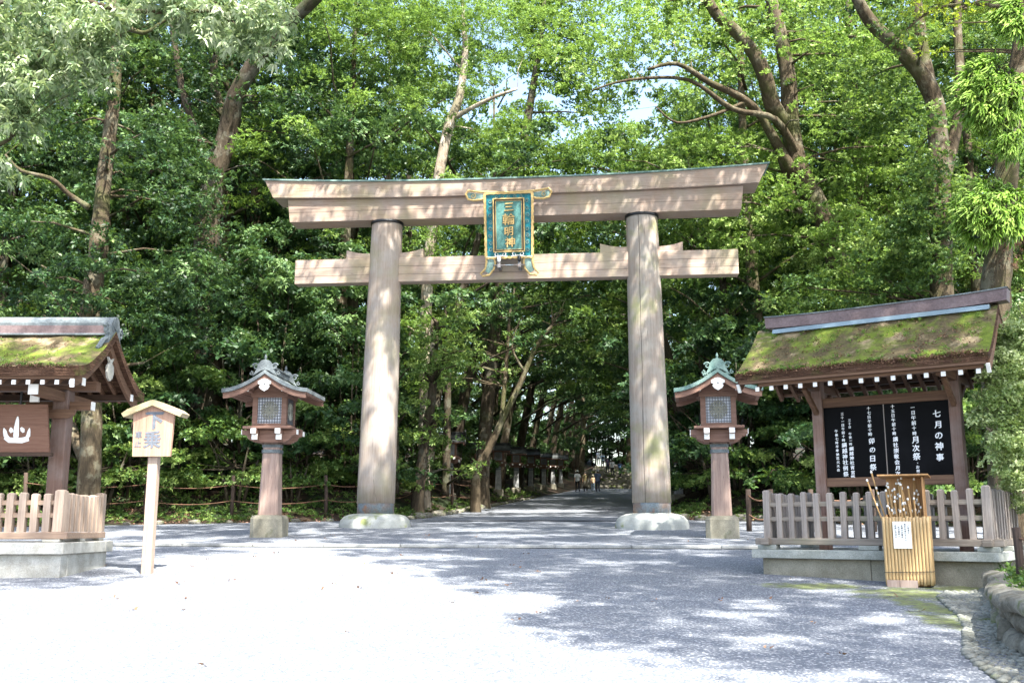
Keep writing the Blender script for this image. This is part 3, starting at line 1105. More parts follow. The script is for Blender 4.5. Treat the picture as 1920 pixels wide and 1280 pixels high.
def make_lantern(loc, rz, label):
    L = thing('shrine_lantern', loc, label, 'lantern', rz, 'two tall timber lanterns before the torii')
    # octagonal stone foot
    oc = lambda r, c: [(-r + c, -r), (r - c, -r), (r, -r + c), (r, r - c), (r - c, r), (-r + c, r), (-r, r - c), (-r, -r + c)]
    st = MB()
    vs, fs = [], []
    for (r, c, z) in ((.395, .11, -.25), (.395, .11, .44), (.36, .10, .52), (.27, .06, .535)):
        vs += [(x, y, z) for x, y in oc(r, c)]
    for j in range(3):
        for i in range(8):
            k = (i + 1) % 8
            fs.append((8 * j + i, 8 * j + k, 8 * j + 8 + k, 8 * j + 8 + i))
    fs.append(tuple(range(24, 32)))
    st.add(vs, fs).build('stone_foot', M['plinth'], L)
    ps = MB()
    vs, fs = [], []
    for (r, z) in ((.245, .536), (.195, 2.30)):
        vs += [(x, y, z) for x, y in oc(r, .05)]
    for i in range(8):
        k = (i + 1) % 8
        fs.append((i, k, 8 + k, 8 + i))
    fs.append(tuple(range(8, 16)))
    ps.add(vs, fs).build('post', M['lantern_post'], L)
    rb = MB()
    for dz in (0, .028, .056):
        q = [(x, y, 2.06 + dz) for x, y in oc(.213, .05)]
        rb.tube(q + [q[0]], .017, 6)
    for k in range(3):
        q = [(x, y, 2.20 + k * .025) for x, y in oc(.21, .05)]
        rb.tube(q + [q[0]], .013, 6)
    rb.build('rope_binding', M['copper'], L)
    # bracket platform
    pf = MB()
    for ax in (0, 1):
        for off in (-.30, .30):
            poly = [(-.68, 2.60), (-.68, 2.50), (-.56, 2.46), (-.52, 2.38), (-.36, 2.30), (.36, 2.30), (.52, 2.38), (.56, 2.46), (.68, 2.50), (.68, 2.60)]
            poly = [(a, z + (.0 if ax else .003)) for a, z in poly]
            if ax: pf.prism(poly, off - .06, off + .06)
            else: pf.prism([(a, z) for a, z in poly], off - .06, off + .06, 'x')
    pf.build('bracket', M['lantern_wood'], L)
    MB().box(-.16, .16, -.16, .16, 2.301, 2.63).build('neck', M['lantern_wood'], L)
    wt = MB()
    for sx in (-1, 1):
        for sy in (-1, 1):
            for (a, b) in ((sx, sy),):
                wt.box(*sorted((a * .682, a * .70)), b * .30 - .066, b * .30 + .066, 2.49, 2.608)
                wt.box(a * .30 - .066, a * .30 + .066, *sorted((b * .682, b * .70)), 2.49, 2.612)
                wt.box(a * .30 - .063, a * .30 + .063, *sorted((b * .53, b * .60)), 2.35, 2.489)
    build_islands(wt, 'white_bracket_end', M['white'], L)
    MB().box(-.6, .6, -.6, .6, 2.615, 2.68, .01).build('floor_board', M['lantern_wood'], L)
    bx = MB()
    for sx in (-1, 1):
        for sy in (-1, 1):
            bx.box(*sorted((sx * .30, sx * .425)), *sorted((sy * .30, sy * .425)), 2.681, 3.40)
    bx.box(-.2995, .2995, -.42, -.30, 2.682, 2.76).box(-.2995, .2995, .30, .42, 2.682, 2.76)
    bx.box(-.42, -.30, -.2995, .2995, 2.682, 2.76).box(.30, .42, -.2995, .2995, 2.682, 2.76)
    bx.box(-.46, .46, -.46, .46, 3.401, 3.50)
    bx.build('light_box', M['lantern_wood'], L)
    for k in range(4): screen(L, k * math.pi / 2, .2985, 2.762, 3.398)
    # roof
    hf, d0 = 1.05, .95
    prof = roof_profile(hf, 3.56, 4.02, 1.75)
    # side eaves continue lower and longer to give the flared hip towards the rear
    rf = MB()
    gable_shell(rf, prof, -d0, d0, .095).build('roof', M['copper_green'], L, False)
    un = MB()
    gable_shell(un, [(a * .985, z - .10) for a, z in prof], -d0 + .05, d0 - .05, .03).build('roof_boards', M['lantern_wood'], L)
    bg = MB()
    for s in (-1, 1):
        gable_shell(bg, [(a * .97, z - .135) for a, z in prof], *sorted((s * (d0 - .04), s * (d0 - .10))), .10)
    build_islands(bg, 'bargeboard', M['lantern_wood'], L)
    gb = MB()
    for s in (-1, 1):
        gb.prism([(-.44, 3.501), (.44, 3.501), (.44, 3.52), (.05, 3.84), (-.05, 3.84), (-.44, 3.52)], *sorted((s * .40, s * .44)))
    build_islands(gb, 'gable_board', M['lantern_wood'], L)
    ra = MB()
    for i in range(9):
        y = -.8 + i * .2
        for s in (-1, 1):
            ra.bar((s * .35, y, 3.58), (s * .95, y, 3.44), .04, .05)
    build_islands(ra, 'rafter', M['lantern_wood'], L)
    pn = MB()
    for s in (-1, 1):
        for x in (-.46, .46):
            pn.box(x - .05, x + .05, *sorted((s * .46, s * .86)), 3.505, 3.60)
        pn.box(-.04, .04, *sorted((s * .445, s * .84)), 3.70, 3.80)
    build_islands(pn, 'purlin', M['lantern_wood'], L)
    we = MB()
    for s in (-1, 1):
        for x in (-.46, .46):
            we.box(x - .055, x + .055, *sorted((s * .861, s * .885)), 3.495, 3.605)
    build_islands(we, 'white_purlin_end', M['white'], L)
    kg = MB()
    for s in (-1, 1):
        po = [(0, 3.49), (.09, 3.54), (.13, 3.60), (.10, 3.65), (.16, 3.67), (.16, 3.73), (.07, 3.78), (0, 3.80)]
        po = po + [(-a, z) for a, z in reversed(po[1:-1])]
        kg.prism(po, *sorted((s * .915, s * .945)))
    build_islands(kg, 'gable_pendant', M['white'], L)
    hl = MB()
    for s in (-1, 1):
        hl.lathe([(.018, 0), (.018, .01)], (0, 0), 8)
        n = len(hl.v)
        hl.v[-16:] = [(q[0], s * .95 + (q[2] - .003) * s * .4, 3.66 + q[1]) for q in hl.v[-16:]]
    build_islands(hl, 'pendant_stud', M['iron'], L)
    rg = MB()
    rg.box(-.10, .10, -.86, .86, 3.98, 4.10, .02)
    rg.box(-.13, .13, -.88, .88, 4.10, 4.15, .015)
    rg.build('ridge', M['copper_green'], L)
    for s in (-1, 1):
        om = MB()
        po = [(-.30, 3.86), (-.20, 4.04), (-.17, 4.16), (-.10, 4.24), (0, 4.27)]
        po = po + [(-a, z) for a, z in reversed(po[:-1])] + [(.10, 3.99), (0, 4.02), (-.10, 3.99)]
        om.prism(po, *sorted((s * .88, s * .955)))
        for q in (-1, 1):
            scroll(om, q * .235, 4.09, .085, q, s * .93, .024, 1.3, 1.57 - q * 1.2)
            scroll(om, q * .34, 3.93, .05, q, s * .93, .018, 1.2, 1.57)
        om.lathe([(.012, 4.26), (.03, 4.30), (.033, 4.33), (.02, 4.37), (.004, 4.40)], (0, s * .915), 8)
        om.build('ridge_ornament', M['copper_green'], L)
    return L


lan_l = make_lantern((-5.97, 25.35, 1.36), R(-3), 'timber shrine lantern with grey curved roof beside the left torii pillar')
lan_r = make_lantern((5.1, 25.0, 1.34), R(-10), 'timber shrine lantern with green copper roof beside the thatched notice board')

# ============================================================ PICKET FENCES, PLATFORMS, THATCHED ROOFS
def picket_mesh(w, h, mat, name='picket'):
    mb = MB()
    vs = [(sx * w / 2, sy * w / 2, 0) for sx, sy in ((-1, -1), (1, -1), (1, 1), (-1, 1))]
    vs += [(sx * w / 2, sy * w / 2, h - .02) for sx, sy in ((-1, -1), (1, -1), (1, 1), (-1, 1))]
    vs += [(sx * w * .28, sy * w * .28, h) for sx, sy in ((-1, -1), (1, -1), (1, 1), (-1, 1))]
    fs = [(3, 2, 1, 0), (8, 9, 10, 11)]
    for b in (0, 4):
        for i in range(4):
            k = (i + 1) % 4
            fs.append((b + i, b + k, b + 4 + k, b + 4 + i))
    return mb.add(vs, fs).mesh(name, mat)


def fence_run(F, p0, p1, z, n, pm, cm, rail_mat, h, first=True, last=True, rails=(.42, .74), rw=.05):
    """pickets from p0 to p1; rails pass through them"""
    p0, p1 = Vector(p0), Vector(p1)
    d = (p1 - p0)
    ang = math.atan2(d.y, d.x)
    for i in range(n + 1):
        if (i == 0 and not first) or (i == n and not last): continue
        p = p0.lerp(p1, i / n)
        corner = i in (0, n)
        o = link('corner_post' if corner else 'picket', cm if corner else pm, F, (p.x, p.y, z), (R(random.uniform(-.6, .6)), R(random.uniform(-.8, .8)), ang + R(random.uniform(-3, 3))))
        o.scale = (random.uniform(.95, 1.04), 1, random.uniform(.972, 1.018))
    for k in rails:
        MB().bar((0, 0, 0), (d.length, 0, 0), rw, .07).build('rail', rail_mat, F, False, (p0.x, p0.y, z + k * h), (0, 0, ang))


def stone_blocks(P, x0, x1, y0, y1, zb, zt, mat, name='stone_block'):
    """perimeter wall of a platform cut into a few big blocks"""
    for (a, b, axis) in (((x0, y0), (x1, y0), 0), ((x0, y1), (x1, y1), 0)):
        n = max(1, round((x1 - x0) / 1.6))
        for i in range(n):
            u0 = x0 + (x1 - x0) * i / n + .003
            u1 = x0 + (x1 - x0) * (i + 1) / n - .003
            t = .26
            ya = a[1] if a[1] == y0 else a[1] - t
            MB().box(u0, u1, ya, ya + t, zb, zt, .008).build(name, mat, P)
    for xa in (x0, x1 - .26):
        n = max(1, round((y1 - y0) / 1.4))
        for i in range(n):
            v0 = y0 + .262 + (y1 - y0 - .524) * i / n + .003
            v1 = y0 + .262 + (y1 - y0 - .524) * (i + 1) / n - .003
            MB().box(xa, xa + .26, v0, v1, zb, zt, .008).build(name, mat, P)


def thatch_roof(B, x0, x1, yr, hf, hb, ze_f, ze_b, zr, th, p=1.35, nx=70, rise=.0, seed=1, mat='thatch'):
    """mossy bark roof: ridge along x at y=yr; eaves at yr-hf and yr+hb. Top skin is uneven."""
    r_ = random.Random(seed)
    prof = []
    n = 16
    for i in range(n + 1):
        t = i / n
        prof.append((yr - hf * (1 - t), ze_f + (zr - ze_f) * t ** p))
    for i in range(1, n + 1):
        t = 1 - i / n
        prof.append((yr + hb * (1 - t), ze_b + (zr - ze_b) * t ** p))
    m = len(prof)
    ph = [r_.uniform(0, 6) for _ in range(8)]
    vs = []

    def nz(x, y):
        return .012 * math.sin(3.1 * x + ph[0] + 2 * y) + .010 * math.sin(7.3 * x - 5 * y + ph[1]) + .008 * math.sin(13 * x + 9 * y + ph[2]) + .006 * r_.uniform(-1, 1)
    for i in range(nx + 1):
        x = x0 + (x1 - x0) * i / nx
        e = rise * (abs(2 * i / nx - 1)) ** 3
        for j, (y, z) in enumerate(prof):
            edge = 1 if (0 < i < nx and 0 < j < m - 1) else .4
            vs.append((x, y, z + e + nz(x, y) * edge * 1.3))
    fs = [(i * m + j, (i + 1) * m + j, (i + 1) * m + j + 1, i * m + j + 1) for i in range(nx) for j in range(m - 1)]
    top_ = MB().add(vs, fs)
    base = len(vs)
    # edges and underside
    vs2 = []
    for i in range(nx + 1):
        x = x0 + (x1 - x0) * i / nx
        e = rise * (abs(2 * i / nx - 1)) ** 3
        for j, (y, z) in enumerate(prof):
            vs2.append((x, y, z + e - th))
    top_.build('moss_thatch', M[mat], B, True)
    ed = MB()
    ed.v = list(vs) + vs2
    o = base
    F_ = []
    for i in range(nx):
        F_.append((i * m, o + i * m, o + (i + 1) * m, (i + 1) * m)[::-1])
        F_.append((i * m + m - 1, (i + 1) * m + m - 1, o + (i + 1) * m + m - 1, o + i * m + m - 1)[::-1])
        for j in range(m - 1):
            F_.append((o + i * m + j, o + i * m + j + 1, o + (i + 1) * m + j + 1, o + (i + 1) * m + j))
    for j in range(m - 1):
        F_.append((j, j + 1, o + j + 1, o + j)[::-1])
        q = nx * m
        F_.append((q + j, o + q + j, o + q + j + 1, q + j + 1)[::-1])
    ed.f = F_
    ed.build('bark_edge', M['bark_y'], B, False)
    return prof


def tufts(B, prof, x0, x1, n, seed, name='roof_growth'):
    r_ = random.Random(seed)
    C = []
    for _ in range(n):
        x = r_.uniform(x0 + .1, x1 - .1)
        j = r_.uniform(.5, 14)
        a, b = prof[int(j)], prof[int(j) + 1]
        f = j - int(j)
        C.append((x, a[0] + (b[0] - a[0]) * f, a[1] + (b[1] - a[1]) * f + .005, r_.uniform(.03, .1)))
    for _ in range(110):
        x = r_.uniform(x0 + .02, x1 - .02)
        C.append((x, prof[0][0] + r_.uniform(-.01, .08), prof[0][1] + r_.uniform(-.02, .02), r_.uniform(.025, .06)))
    me = foliage(name, C, M['leaf_light'], 60, 5, .05, .009, .5, .1, .8, .3, 1.0)
    link(name, me, B)
    C2 = []
    for _ in range(n * 2):
        x = r_.uniform(x0 + .1, x1 - .1)
        j = r_.uniform(.5, 15)
        a, b = prof[int(j)], prof[int(j) + 1]
        f = j - int(j)
        C2.append((x, a[0] + (b[0] - a[0]) * f, a[1] + (b[1] - a[1]) * f + .005, r_.uniform(.05, .2)))
    for _ in range(260):
        x = r_.uniform(x0 + .02, x1 - .02)
        C2.append((x, prof[0][0] + r_.uniform(-.02, .06), prof[0][1] + r_.uniform(-.03, .015), r_.uniform(.02, .07)))
    me = foliage('fallen_needles', C2, M['needle_brown'], 40, 3, .05, .012, .08, .05, 1.3, .4, 1.0)
    link('fallen_needles', me, B)


# ---- right: thatched notice board on its platform
NB = (3.86, 16.25)
NYAW = -R(36)
plat = thing('stone_platform', (NB[0], NB[1], 0), 'low grey stone platform carrying the thatched notice board and its weathered fence', 'platform', NYAW)
stone_blocks(plat, .05, 3.40, .06, 2.02, .55, 1.128, M['plinth'])
cp = MB()
cp.box(-.08, 3.50, -.06, .26, 1.13, 1.262, .008)
cp.box(-.08, 3.50, 1.82, 2.14, 1.13, 1.262, .008)
cp.box(-.08, .24, .263, 1.817, 1.13, 1.262, .008)
cp.box(3.18, 3.50, .263, 1.817, 1.13, 1.262, .008)
cp.build('coping', M['slab'], plat)
MB().box(.242, 3.178, .263, 1.817, .9, 1.20).build('soil_bed', M['litter'], plat)
fen = thing('picket_fence', (NB[0], NB[1], 0), 'weathered grey picket fence around the blackboard with Japanese writing', 'fence', NYAW)
pmg = picket_mesh(.085, .70, M['wood_grey_z'])
cmg = picket_mesh(.11, .76, M['wood_grey_z'], 'corner_post')
fz = 1.435
fence_run(fen, (.15, .10), (3.36, .10), fz, 16, pmg, cmg, M['wood_grey_x'], .70)
fence_run(fen, (3.36, .10), (3.36, 1.95), fz, 10, pmg, cmg, M['wood_grey_x'], .70, False)
fence_run(fen, (.15, .10), (.15, 1.95), fz, 10, pmg, cmg, M['wood_grey_x'], .70, False)
fence_run(fen, (.15, 1.95), (3.36, 1.95), fz, 16, pmg, cmg, M['wood_grey_x'], .70, False, False)
for (a, b) in (((-.05, .10, 1.385), (3.56, .10, 1.385)), ((3.36, -.08, 1.384), (3.36, 2.1, 1.384)), ((.15, -.08, 1.384), (.15, 2.1, 1.384)), ((-.05, 1.95, 1.385), (3.56, 1.95, 1.385))):
    MB().bar(a, b, .13, .10, bev=.008).build('bottom_rail', M['wood_grey_x'], fen)
for (x, y) in ((.15, .10), (1.72, .10), (3.36, .10), (.15, 1.95), (3.36, 1.95), (3.36, 1.0)):
    MB().box(x - .15, x + .15, y - .09, y + .09, 1.264, 1.333, .008).build('stone_pad', M['slab'], fen)

nbd = thing('notice_board', (NB[0], NB[1], 0), 'roofed notice board under a mossy thatched roof on the stone platform', 'notice board', NYAW)
BY = .88
for x in (.785, 2.89):
    MB().box(x - .085, x + .085, BY - .085, BY + .085, 1.2, 4.12, .01).build('post', M['wood_brown_z'], nbd)
MB().box(.872, 2.803, BY - .05, BY + .05, 2.235, 2.375, .005).build('lower_rail', M['wood_brown_x'], nbd)
MB().box(.872, 2.803, BY - .05, BY + .05, 3.505, 3.655, .005).build('upper_rail', M['wood_brown_x'], nbd)
panel = MB().box(.873, 2.802, BY - .02, BY + .02, 2.377, 3.503).build('blackboard', M['black'], nbd)
MB().box(1.822, 1.834, BY - .03, BY - .0205, 2.378, 3.502).build('joint_strip', M['wood_grey_z'], panel)
tx = MB()
yy = BY - .024
write_down(tx, '七月の神事', 2.62, 3.30, yy, 0.1260, .165, .003, .026)
z = write_down(tx, '一日午前十時', 2.27, 3.42, yy, 0.0666, .080, .003, .026)
z = write_down(tx, '月次祭', 2.275, z - .02, yy, 0.1125, .128, .003, .026)
write_down(tx, '・お朔日参り', 2.285, z + .03, yy, 0.0522, .060, .003, .022)
z = write_down(tx, '十五日午前十時', 1.97, 3.455, yy, 0.0612, .070, .003, .026)
write_down(tx, '講社崇敬会月次祭', 1.98, z - .02, yy, 0.0792, .089, .003, .026)
z = write_down(tx, '十七日午前十時', 1.60, 3.45, yy, 0.0594, .068, .003, .026)
write_down(tx, '卯の日祭', 1.615, z - .04, yy, 0.1080, .137, .003, .026)
z = write_down(tx, '三十日 午後一時', 1.285, 3.28, yy, 0.0468, .054, .003, .022)
write_down(tx, '綱越神社宵宮祭', 1.29, z - .02, yy, 0.0666, .075, .003, .024)
z = write_down(tx, '三十一日午前十時', 1.175, 3.39, yy, 0.0504, .060, .003, .022)
write_down(tx, '綱越神社例祭', 1.18, z - .02, yy, 0.0810, .092, .003, .024)
write_down(tx, '午後七時半奉納花火大会', 1.065, 3.12, yy, 0.0513, .062, .003, .026)
tx.build('writing', M['chalk'], panel)
# head beams, purlins, rafters
for y in (.18, BY, 1.58):
    MB().bar((.25, y, 3.98 if y != BY else 4.17), (3.42, y, 3.98 if y != BY else 4.17), .10, .13).build('purlin', M['wood_dark'], nbd)
MB().bar((.872, BY, 4.02), (2.803, BY, 4.02), .11, .16).build('head_beam', M['wood_brown_x'], nbd)
for x in (.785, 2.89):
    MB().bar((x, .05, 3.84), (x, 1.72, 3.84), .12, .12).build('cross_arm', M['wood_brown_y'], nbd)
    for s in (-1, 1):
        MB().bar((x, BY + s * .10, 3.42), (x, BY + s * .62, 3.77), .07, .07).build('brace', M['wood_brown_y'], nbd)
MB().bar((.15, -.02, 3.845), (3.5, -.02, 3.845), .06, .06).build('eave_board', M['wood_brown_x'], nbd)
rf_m = MB().bar((0, 0, 0), (0, .92, .60), .055, .065).mesh('rafter', M['wood_brown_y'])
re_m = MB().box(-.031, .031, -.022, -.002, -.032, .036).mesh('rafter_end', M['white'])
for i in range(15):
    x = .13 + i * 3.3 / 14
    r_ = link('rafter', rf_m, nbd, (x, -.03, 3.775))
    link('rafter_end', re_m, r_)
    r2 = link('rafter', rf_m, nbd, (x, 2 * BY + .03, 3.775), (0, 0, math.pi))
prof = thatch_roof(nbd, -.19, 3.60, BY, 1.05, 1.05, 4.03, 4.03, 4.90, .125, 1.25, seed=3)
thu = MB()
for s in (-1, 1):
    thu.bar((-.14, BY + s * .98, 3.885), (3.55, BY + s * .98, 3.885), .09, .045)
build_islands(thu, 'eave_trim', M['wood_brown_x'], nbd)
tufts(nbd, prof, -.15, 3.55, 70, 5)
rg = MB()
rg.prism([(BY - .17, 4.80), (BY + .17, 4.80), (BY + .13, 4.875), (BY - .13, 4.875)], .12, 3.50, 'x')
rg.build('ridge_flashing', M['copper_blue'], nbd)
rg = MB()
vs = []
for i in range(21):
    x = .0 + 3.74 * i / 20
    e = .035 * (abs(2 * i / 20 - 1)) ** 3
    vs += [(x, BY - .13, 4.878 + e), (x, BY + .13, 4.878 + e), (x * 1.01 - .02, BY + .12, 5.06 + e), (x * 1.01 - .02, BY - .12, 5.06 + e)]
fs = []
for i in range(20):
    for k in range(4):
        fs.append((4 * i + k, 4 * i + (k + 1) % 4, 4 * i + 4 + (k + 1) % 4, 4 * i + 4 + k)[::-1])
fs += [(0, 1, 2, 3)[::-1], (80, 81, 82, 83)]
rg.add(vs, fs)
rg.build('ridge_box', M['copper_brown'], nbd)
rgc = MB()
vs = [(q[0] if i % 4 > 1 else q[0], q[1] * 1.0, q[2]) for i, q in enumerate(vs)]
for i in range(20):
    x0_, x1_ = -.025 + 3.79 * i / 20, -.025 + 3.79 * (i + 1) / 20
    e0, e1 = .035 * (abs(2 * i / 20 - 1)) ** 3, .035 * (abs(2 * (i + 1) / 20 - 1)) ** 3
    rgc.add([(x0_, BY - .14, 5.062 + e0), (x1_, BY - .14, 5.062 + e1), (x1_, BY + .14, 5.062 + e1), (x0_, BY + .14, 5.062 + e0),
             (x0_, BY - .14, 5.08 + e0), (x1_, BY - .14, 5.08 + e1), (x1_, BY + .14, 5.08 + e1), (x0_, BY + .14, 5.08 + e0)],
            [(0, 3, 2, 1), (4, 5, 6, 7), (0, 1, 5, 4), (2, 3, 7, 6)])
rgc.build('ridge_cap', M['copper'], nbd)
for x, s in ((-.17, -1), (3.57, 1)):
    bb = MB()
    bb.bar((x, -.05, 3.83), (x, BY, 4.70), .05, .14)
    bb.bar((x, 2 * BY + .05, 3.83), (x, BY, 4.70), .05, .14)
    build_islands(bb, 'bargeboard', M['wood_brown_y'], nbd)
    MB().bar((x, -.085, 3.80), (x, -.062, 3.815), .052, .142).build('bargeboard_end', M['white'], nbd)

# ---- left: pavilion with the hanging board
LX = -6.86
pl2 = thing('stone_platform', (LX, 15.62, 0), 'pale granite platform under the pavilion with the brown plank board', 'platform', R(1.5))
stone_blocks(pl2, -6.0, .04, .04, 1.92, .40, 1.195, M['granite'])
cp = MB()
cp.box(-6.1, .10, -.06, .30, 1.198, 1.375, .01)
cp.box(-6.1, .10, 1.67, 2.03, 1.198, 1.375, .01)
cp.box(-.26, .10, .303, 1.667, 1.198, 1.375, .01)
cp.build('coping', M['granite'], pl2)
MB().box(-5.9, -.262, .303, 1.667, .8, 1.30).build('paving', M['plinth'], pl2)
fe2 = thing('picket_fence', (LX, 15.62, 0), 'sunlit pinkish picket fence in front of the open pavilion', 'fence', R(1.5))
pmp = picket_mesh(.105, .595, M['wood_pink_z'])
cmp_ = picket_mesh(.14, .64, M['wood_pink_z'], 'corner_post')
fz2 = 1.53
fence_run(fe2, (-5.85, .12), (-.06, .12), fz2, 31, pmp, cmp_, M['wood_pink_x'], .595, rw=.055)
fence_run(fe2, (-.06, .12), (-.06, 1.75), fz2, 9, pmp, cmp_, M['wood_pink_x'], .595, False, rw=.055)
MB().bar((-5.95, .12, 1.475), (.10, .12, 1.475), .15, .105, bev=.01).build('bottom_rail', M['wood_pink_x'], fe2)
MB().bar((-.06, .199, 1.474), (-.06, 1.88, 1.474), .15, .10, bev=.01).build('bottom_rail', M['wood_pink_x'], fe2)
for (x, y) in ((-.06, .12), (-1.6, .12), (-3.2, .12), (-.06, .95), (-.06, 1.75)):
    MB().box(x - .2, x + .06, y - .1, y + .1, 1.378, 1.42, .006).build('stone_pad', M['granite'], fe2)
pav = thing('pavilion', (LX, 15.62, 0), 'open pavilion with moss covered curved thatched roof and a hanging brown board', 'pavilion', R(0))
PYR = 1.30
MB().box(-.82, -.56, 1.22, 1.48, 1.3, 3.86, .018).build('post', M['wood_brown_z'], pav)
MB().box(-4.82, -4.56, 1.22, 1.48, 1.3, 3.86, .018).build('post', M['wood_brown_z'], pav)
MB().bar((-5.3, 1.35, 3.93), (-.12, 1.35, 3.93), .18, .16).build('head_beam', M['wood_brown_x'], pav)
for x in (-.69, -4.69):
    MB().bar((x, .25, 3.74), (x, 2.45, 3.74), .15, .16).build('cross_beam', M['wood_brown_y'], pav)
    MB().box(x - .078, x + .078, .226, .249, 3.66, 3.82).build('beam_end', M['white'], pav)
MB().bar((-1.3, 1.35, 3.60), (-.2, 1.35, 3.60), .12, .14).build('bracket_arm', M['wood_brown_x'], pav)
MB().prism([(-.98, 3.53), (-.96, 3.44), (-.86, 3.38), (-.52, 3.38), (-.42, 3.44), (-.40, 3.53)], 1.16, 1.219).build('bracket', M['wood_brown_x'], pav)
wt = MB()
wt.box(-1.05, -.9, .90, .93, 3.62, 3.74)
wt.box(-.198, -.18, 1.28, 1.42, 3.53, 3.67)
wt.box(-1.0, -.9, 1.12, 1.158, 3.42, 3.5)
build_islands(wt, 'white_block', M['white'], pav)
for y in (.32, 2.38):
    MB().bar((-5.5, y, 3.87), (.05, y, 3.87), .10, .11).build('purlin', M['wood_dark'], pav)
    MB().box(.052, .07, y - .052, y + .052, 3.81, 3.93).build('purlin_end', M['white'], pav)
MB().bar((-5.5, 1.3, 4.50), (.0, 1.3, 4.50), .12, .14).build('ridge_beam', M['wood_brown_x'], pav)
po = [(0, 4.02), (.09, 4.07), (.14, 4.16), (.13, 4.27), (.05, 4.33), (.12, 4.42), (0, 4.37)]
po = po + [(-a, z) for a, z in reversed(po[1:-1])]
MB().prism([(1.3 + a, z) for a, z in po], .05, .085, 'x').build('gable_pendant', M['granite'], pav)
ra_m = MB().bar((0, 0, 0), (0, 1.15, .62), .055, .065).mesh('rafter', M['wood_brown_y'])
re_m2 = MB().box(-.031, .031, -.022, -.002, -.034, .036).mesh('rafter_end', M['white'])
for i in range(26):
    x = -5.6 + i * .224
    r_ = link('rafter', ra_m, pav, (x, .02, 3.82))
    link('rafter_end', re_m2, r_)
    link('rafter', ra_m, pav, (x, 2.58, 3.82), (0, 0, math.pi))
prof2 = thatch_roof(pav, -6.0, .14, 1.30, 1.40, 1.48, 4.06, 3.99, 4.86, .15, 1.55, seed=8)
tufts(pav, prof2, -5.9, .1, 80, 9)
for s, e in ((-1, 1.30), (1, 1.38)):
    MB().bar((-5.95, 1.3 + s * e, 3.90), (.06, 1.3 + s * e, 3.90), .07, .055).build('eave_board', M['wood_brown_x'], pav)
bg = MB()
pr3 = [(y, z - .155) for y, z in prof2[1:-1]]
for a, b in zip(pr3, pr3[1:]):
    bg.add([(.0, a[0], a[1]), (.0, b[0], b[1]), (.0, b[0], b[1] - .16), (.0, a[0], a[1] - .16), (.055, a[0], a[1]), (.055, b[0], b[1]), (.055, b[0], b[1] - .16), (.055, a[0], a[1] - .16)],
           [(0, 1, 2, 3), (4, 7, 6, 5), (0, 4, 5, 1), (3, 2, 6, 7)])
bg.add([(.0, pr3[0][0], pr3[0][1]), (.055, pr3[0][0], pr3[0][1]), (.055, pr3[0][0], pr3[0][1] - .16), (.0, pr3[0][0], pr3[0][1] - .16)], [(0, 3, 2, 1)])
bg.add([(.0, pr3[-1][0], pr3[-1][1]), (.055, pr3[-1][0], pr3[-1][1]), (.055, pr3[-1][0], pr3[-1][1] - .16), (.0, pr3[-1][0], pr3[-1][1] - .16)], [(0, 1, 2, 3)])
bg.build('bargeboard', M['wood_brown_y'], pav)
MB().box(-.005, .06, -.03, -.008, 3.74, 3.90).build('bargeboard_end', M['white'], pav)
rg = MB()
rg.box(-6, .02, 1.16, 1.44, 4.80, 4.95)
rg.build('ridge_box', M['copper_brown'], pav)
rg = MB()
rg.box(-6, .03, 1.12, 1.48, 4.775, 4.81, .01)
rg.tube([(-6, 1.3, 5.0), (.135, 1.3, 5.0)], .115, 14)
rg.build('ridge_cap', M['copper'], pav)
om = MB()
om.prism([(1.02, 4.60), (1.10, 4.80), (1.12, 4.98), (1.2, 5.08), (1.4, 5.08), (1.48, 4.98), (1.50, 4.80), (1.58, 4.60), (1.42, 4.70), (1.3, 4.76), (1.18, 4.70)], .031, .12, 'x')
ys_ = len(om.v)
for q in (-1, 1):
    pts = []
    for i in range(18):
        t = i / 17
        a = 1.57 - q * 1.2 + q * t * 1.3 * 2 * math.pi
        rr = .10 * (1 - .78 * t)
        pts.append((.08, 1.3 + q * .29 + rr * math.cos(a), 4.86 + rr * math.sin(a)))
    om.tube(pts, .032, 6)
    pts = [(.08, 1.3 + q * .26, 4.72), (.06, 1.3 + q * .36, 4.66), (.04, 1.3 + q * .44, 4.54), (.03, 1.3 + q * .5, 4.50)]
    om.tube(pts, [.03, .04, .045, .03], 6)
om.build('ridge_ornament', M['copper'], pav)
# the board with the brush character
hb = MB()
hb.prism([(-3.4, 2.80), (-.66, 2.80), (-.76, 3.58), (-3.3, 3.58)], .90, .945)
board = hb.build('hanging_board', M['board_brown'], pav)
MB().bar((-3.45, .93, 2.765), (-.62, .93, 2.765), .08, .06).build('board_rail', M['wood_dark'], pav)
for x in (-1.2, -2.9):
    MB().bar((x, .92, 3.58), (x, .92, 3.79), .03, .03).build('board_hanger', M['iron'], pav)
kj = MB()
KX, KZ = -1.22, 3.04


def stroke(mb, pts, wd, y=.899, depth=.006):
    """tapered brush stroke as a flat strip with rounded ends"""
    L_, R_ = [], []
    for i, (p, wv) in enumerate(zip(pts, wd)):
        a = Vector(pts[max(i - 1, 0)])
        b = Vector(pts[min(i + 1, len(pts) - 1)])
        d = (b - a).normalized()
        nn = Vector((-d.y, d.x))
        L_.append((p[0] + nn.x * wv, p[1] + nn.y * wv))
        R_.append((p[0] - nn.x * wv, p[1] - nn.y * wv))
    mb.prism(L_ + R_[::-1], y - depth, y)


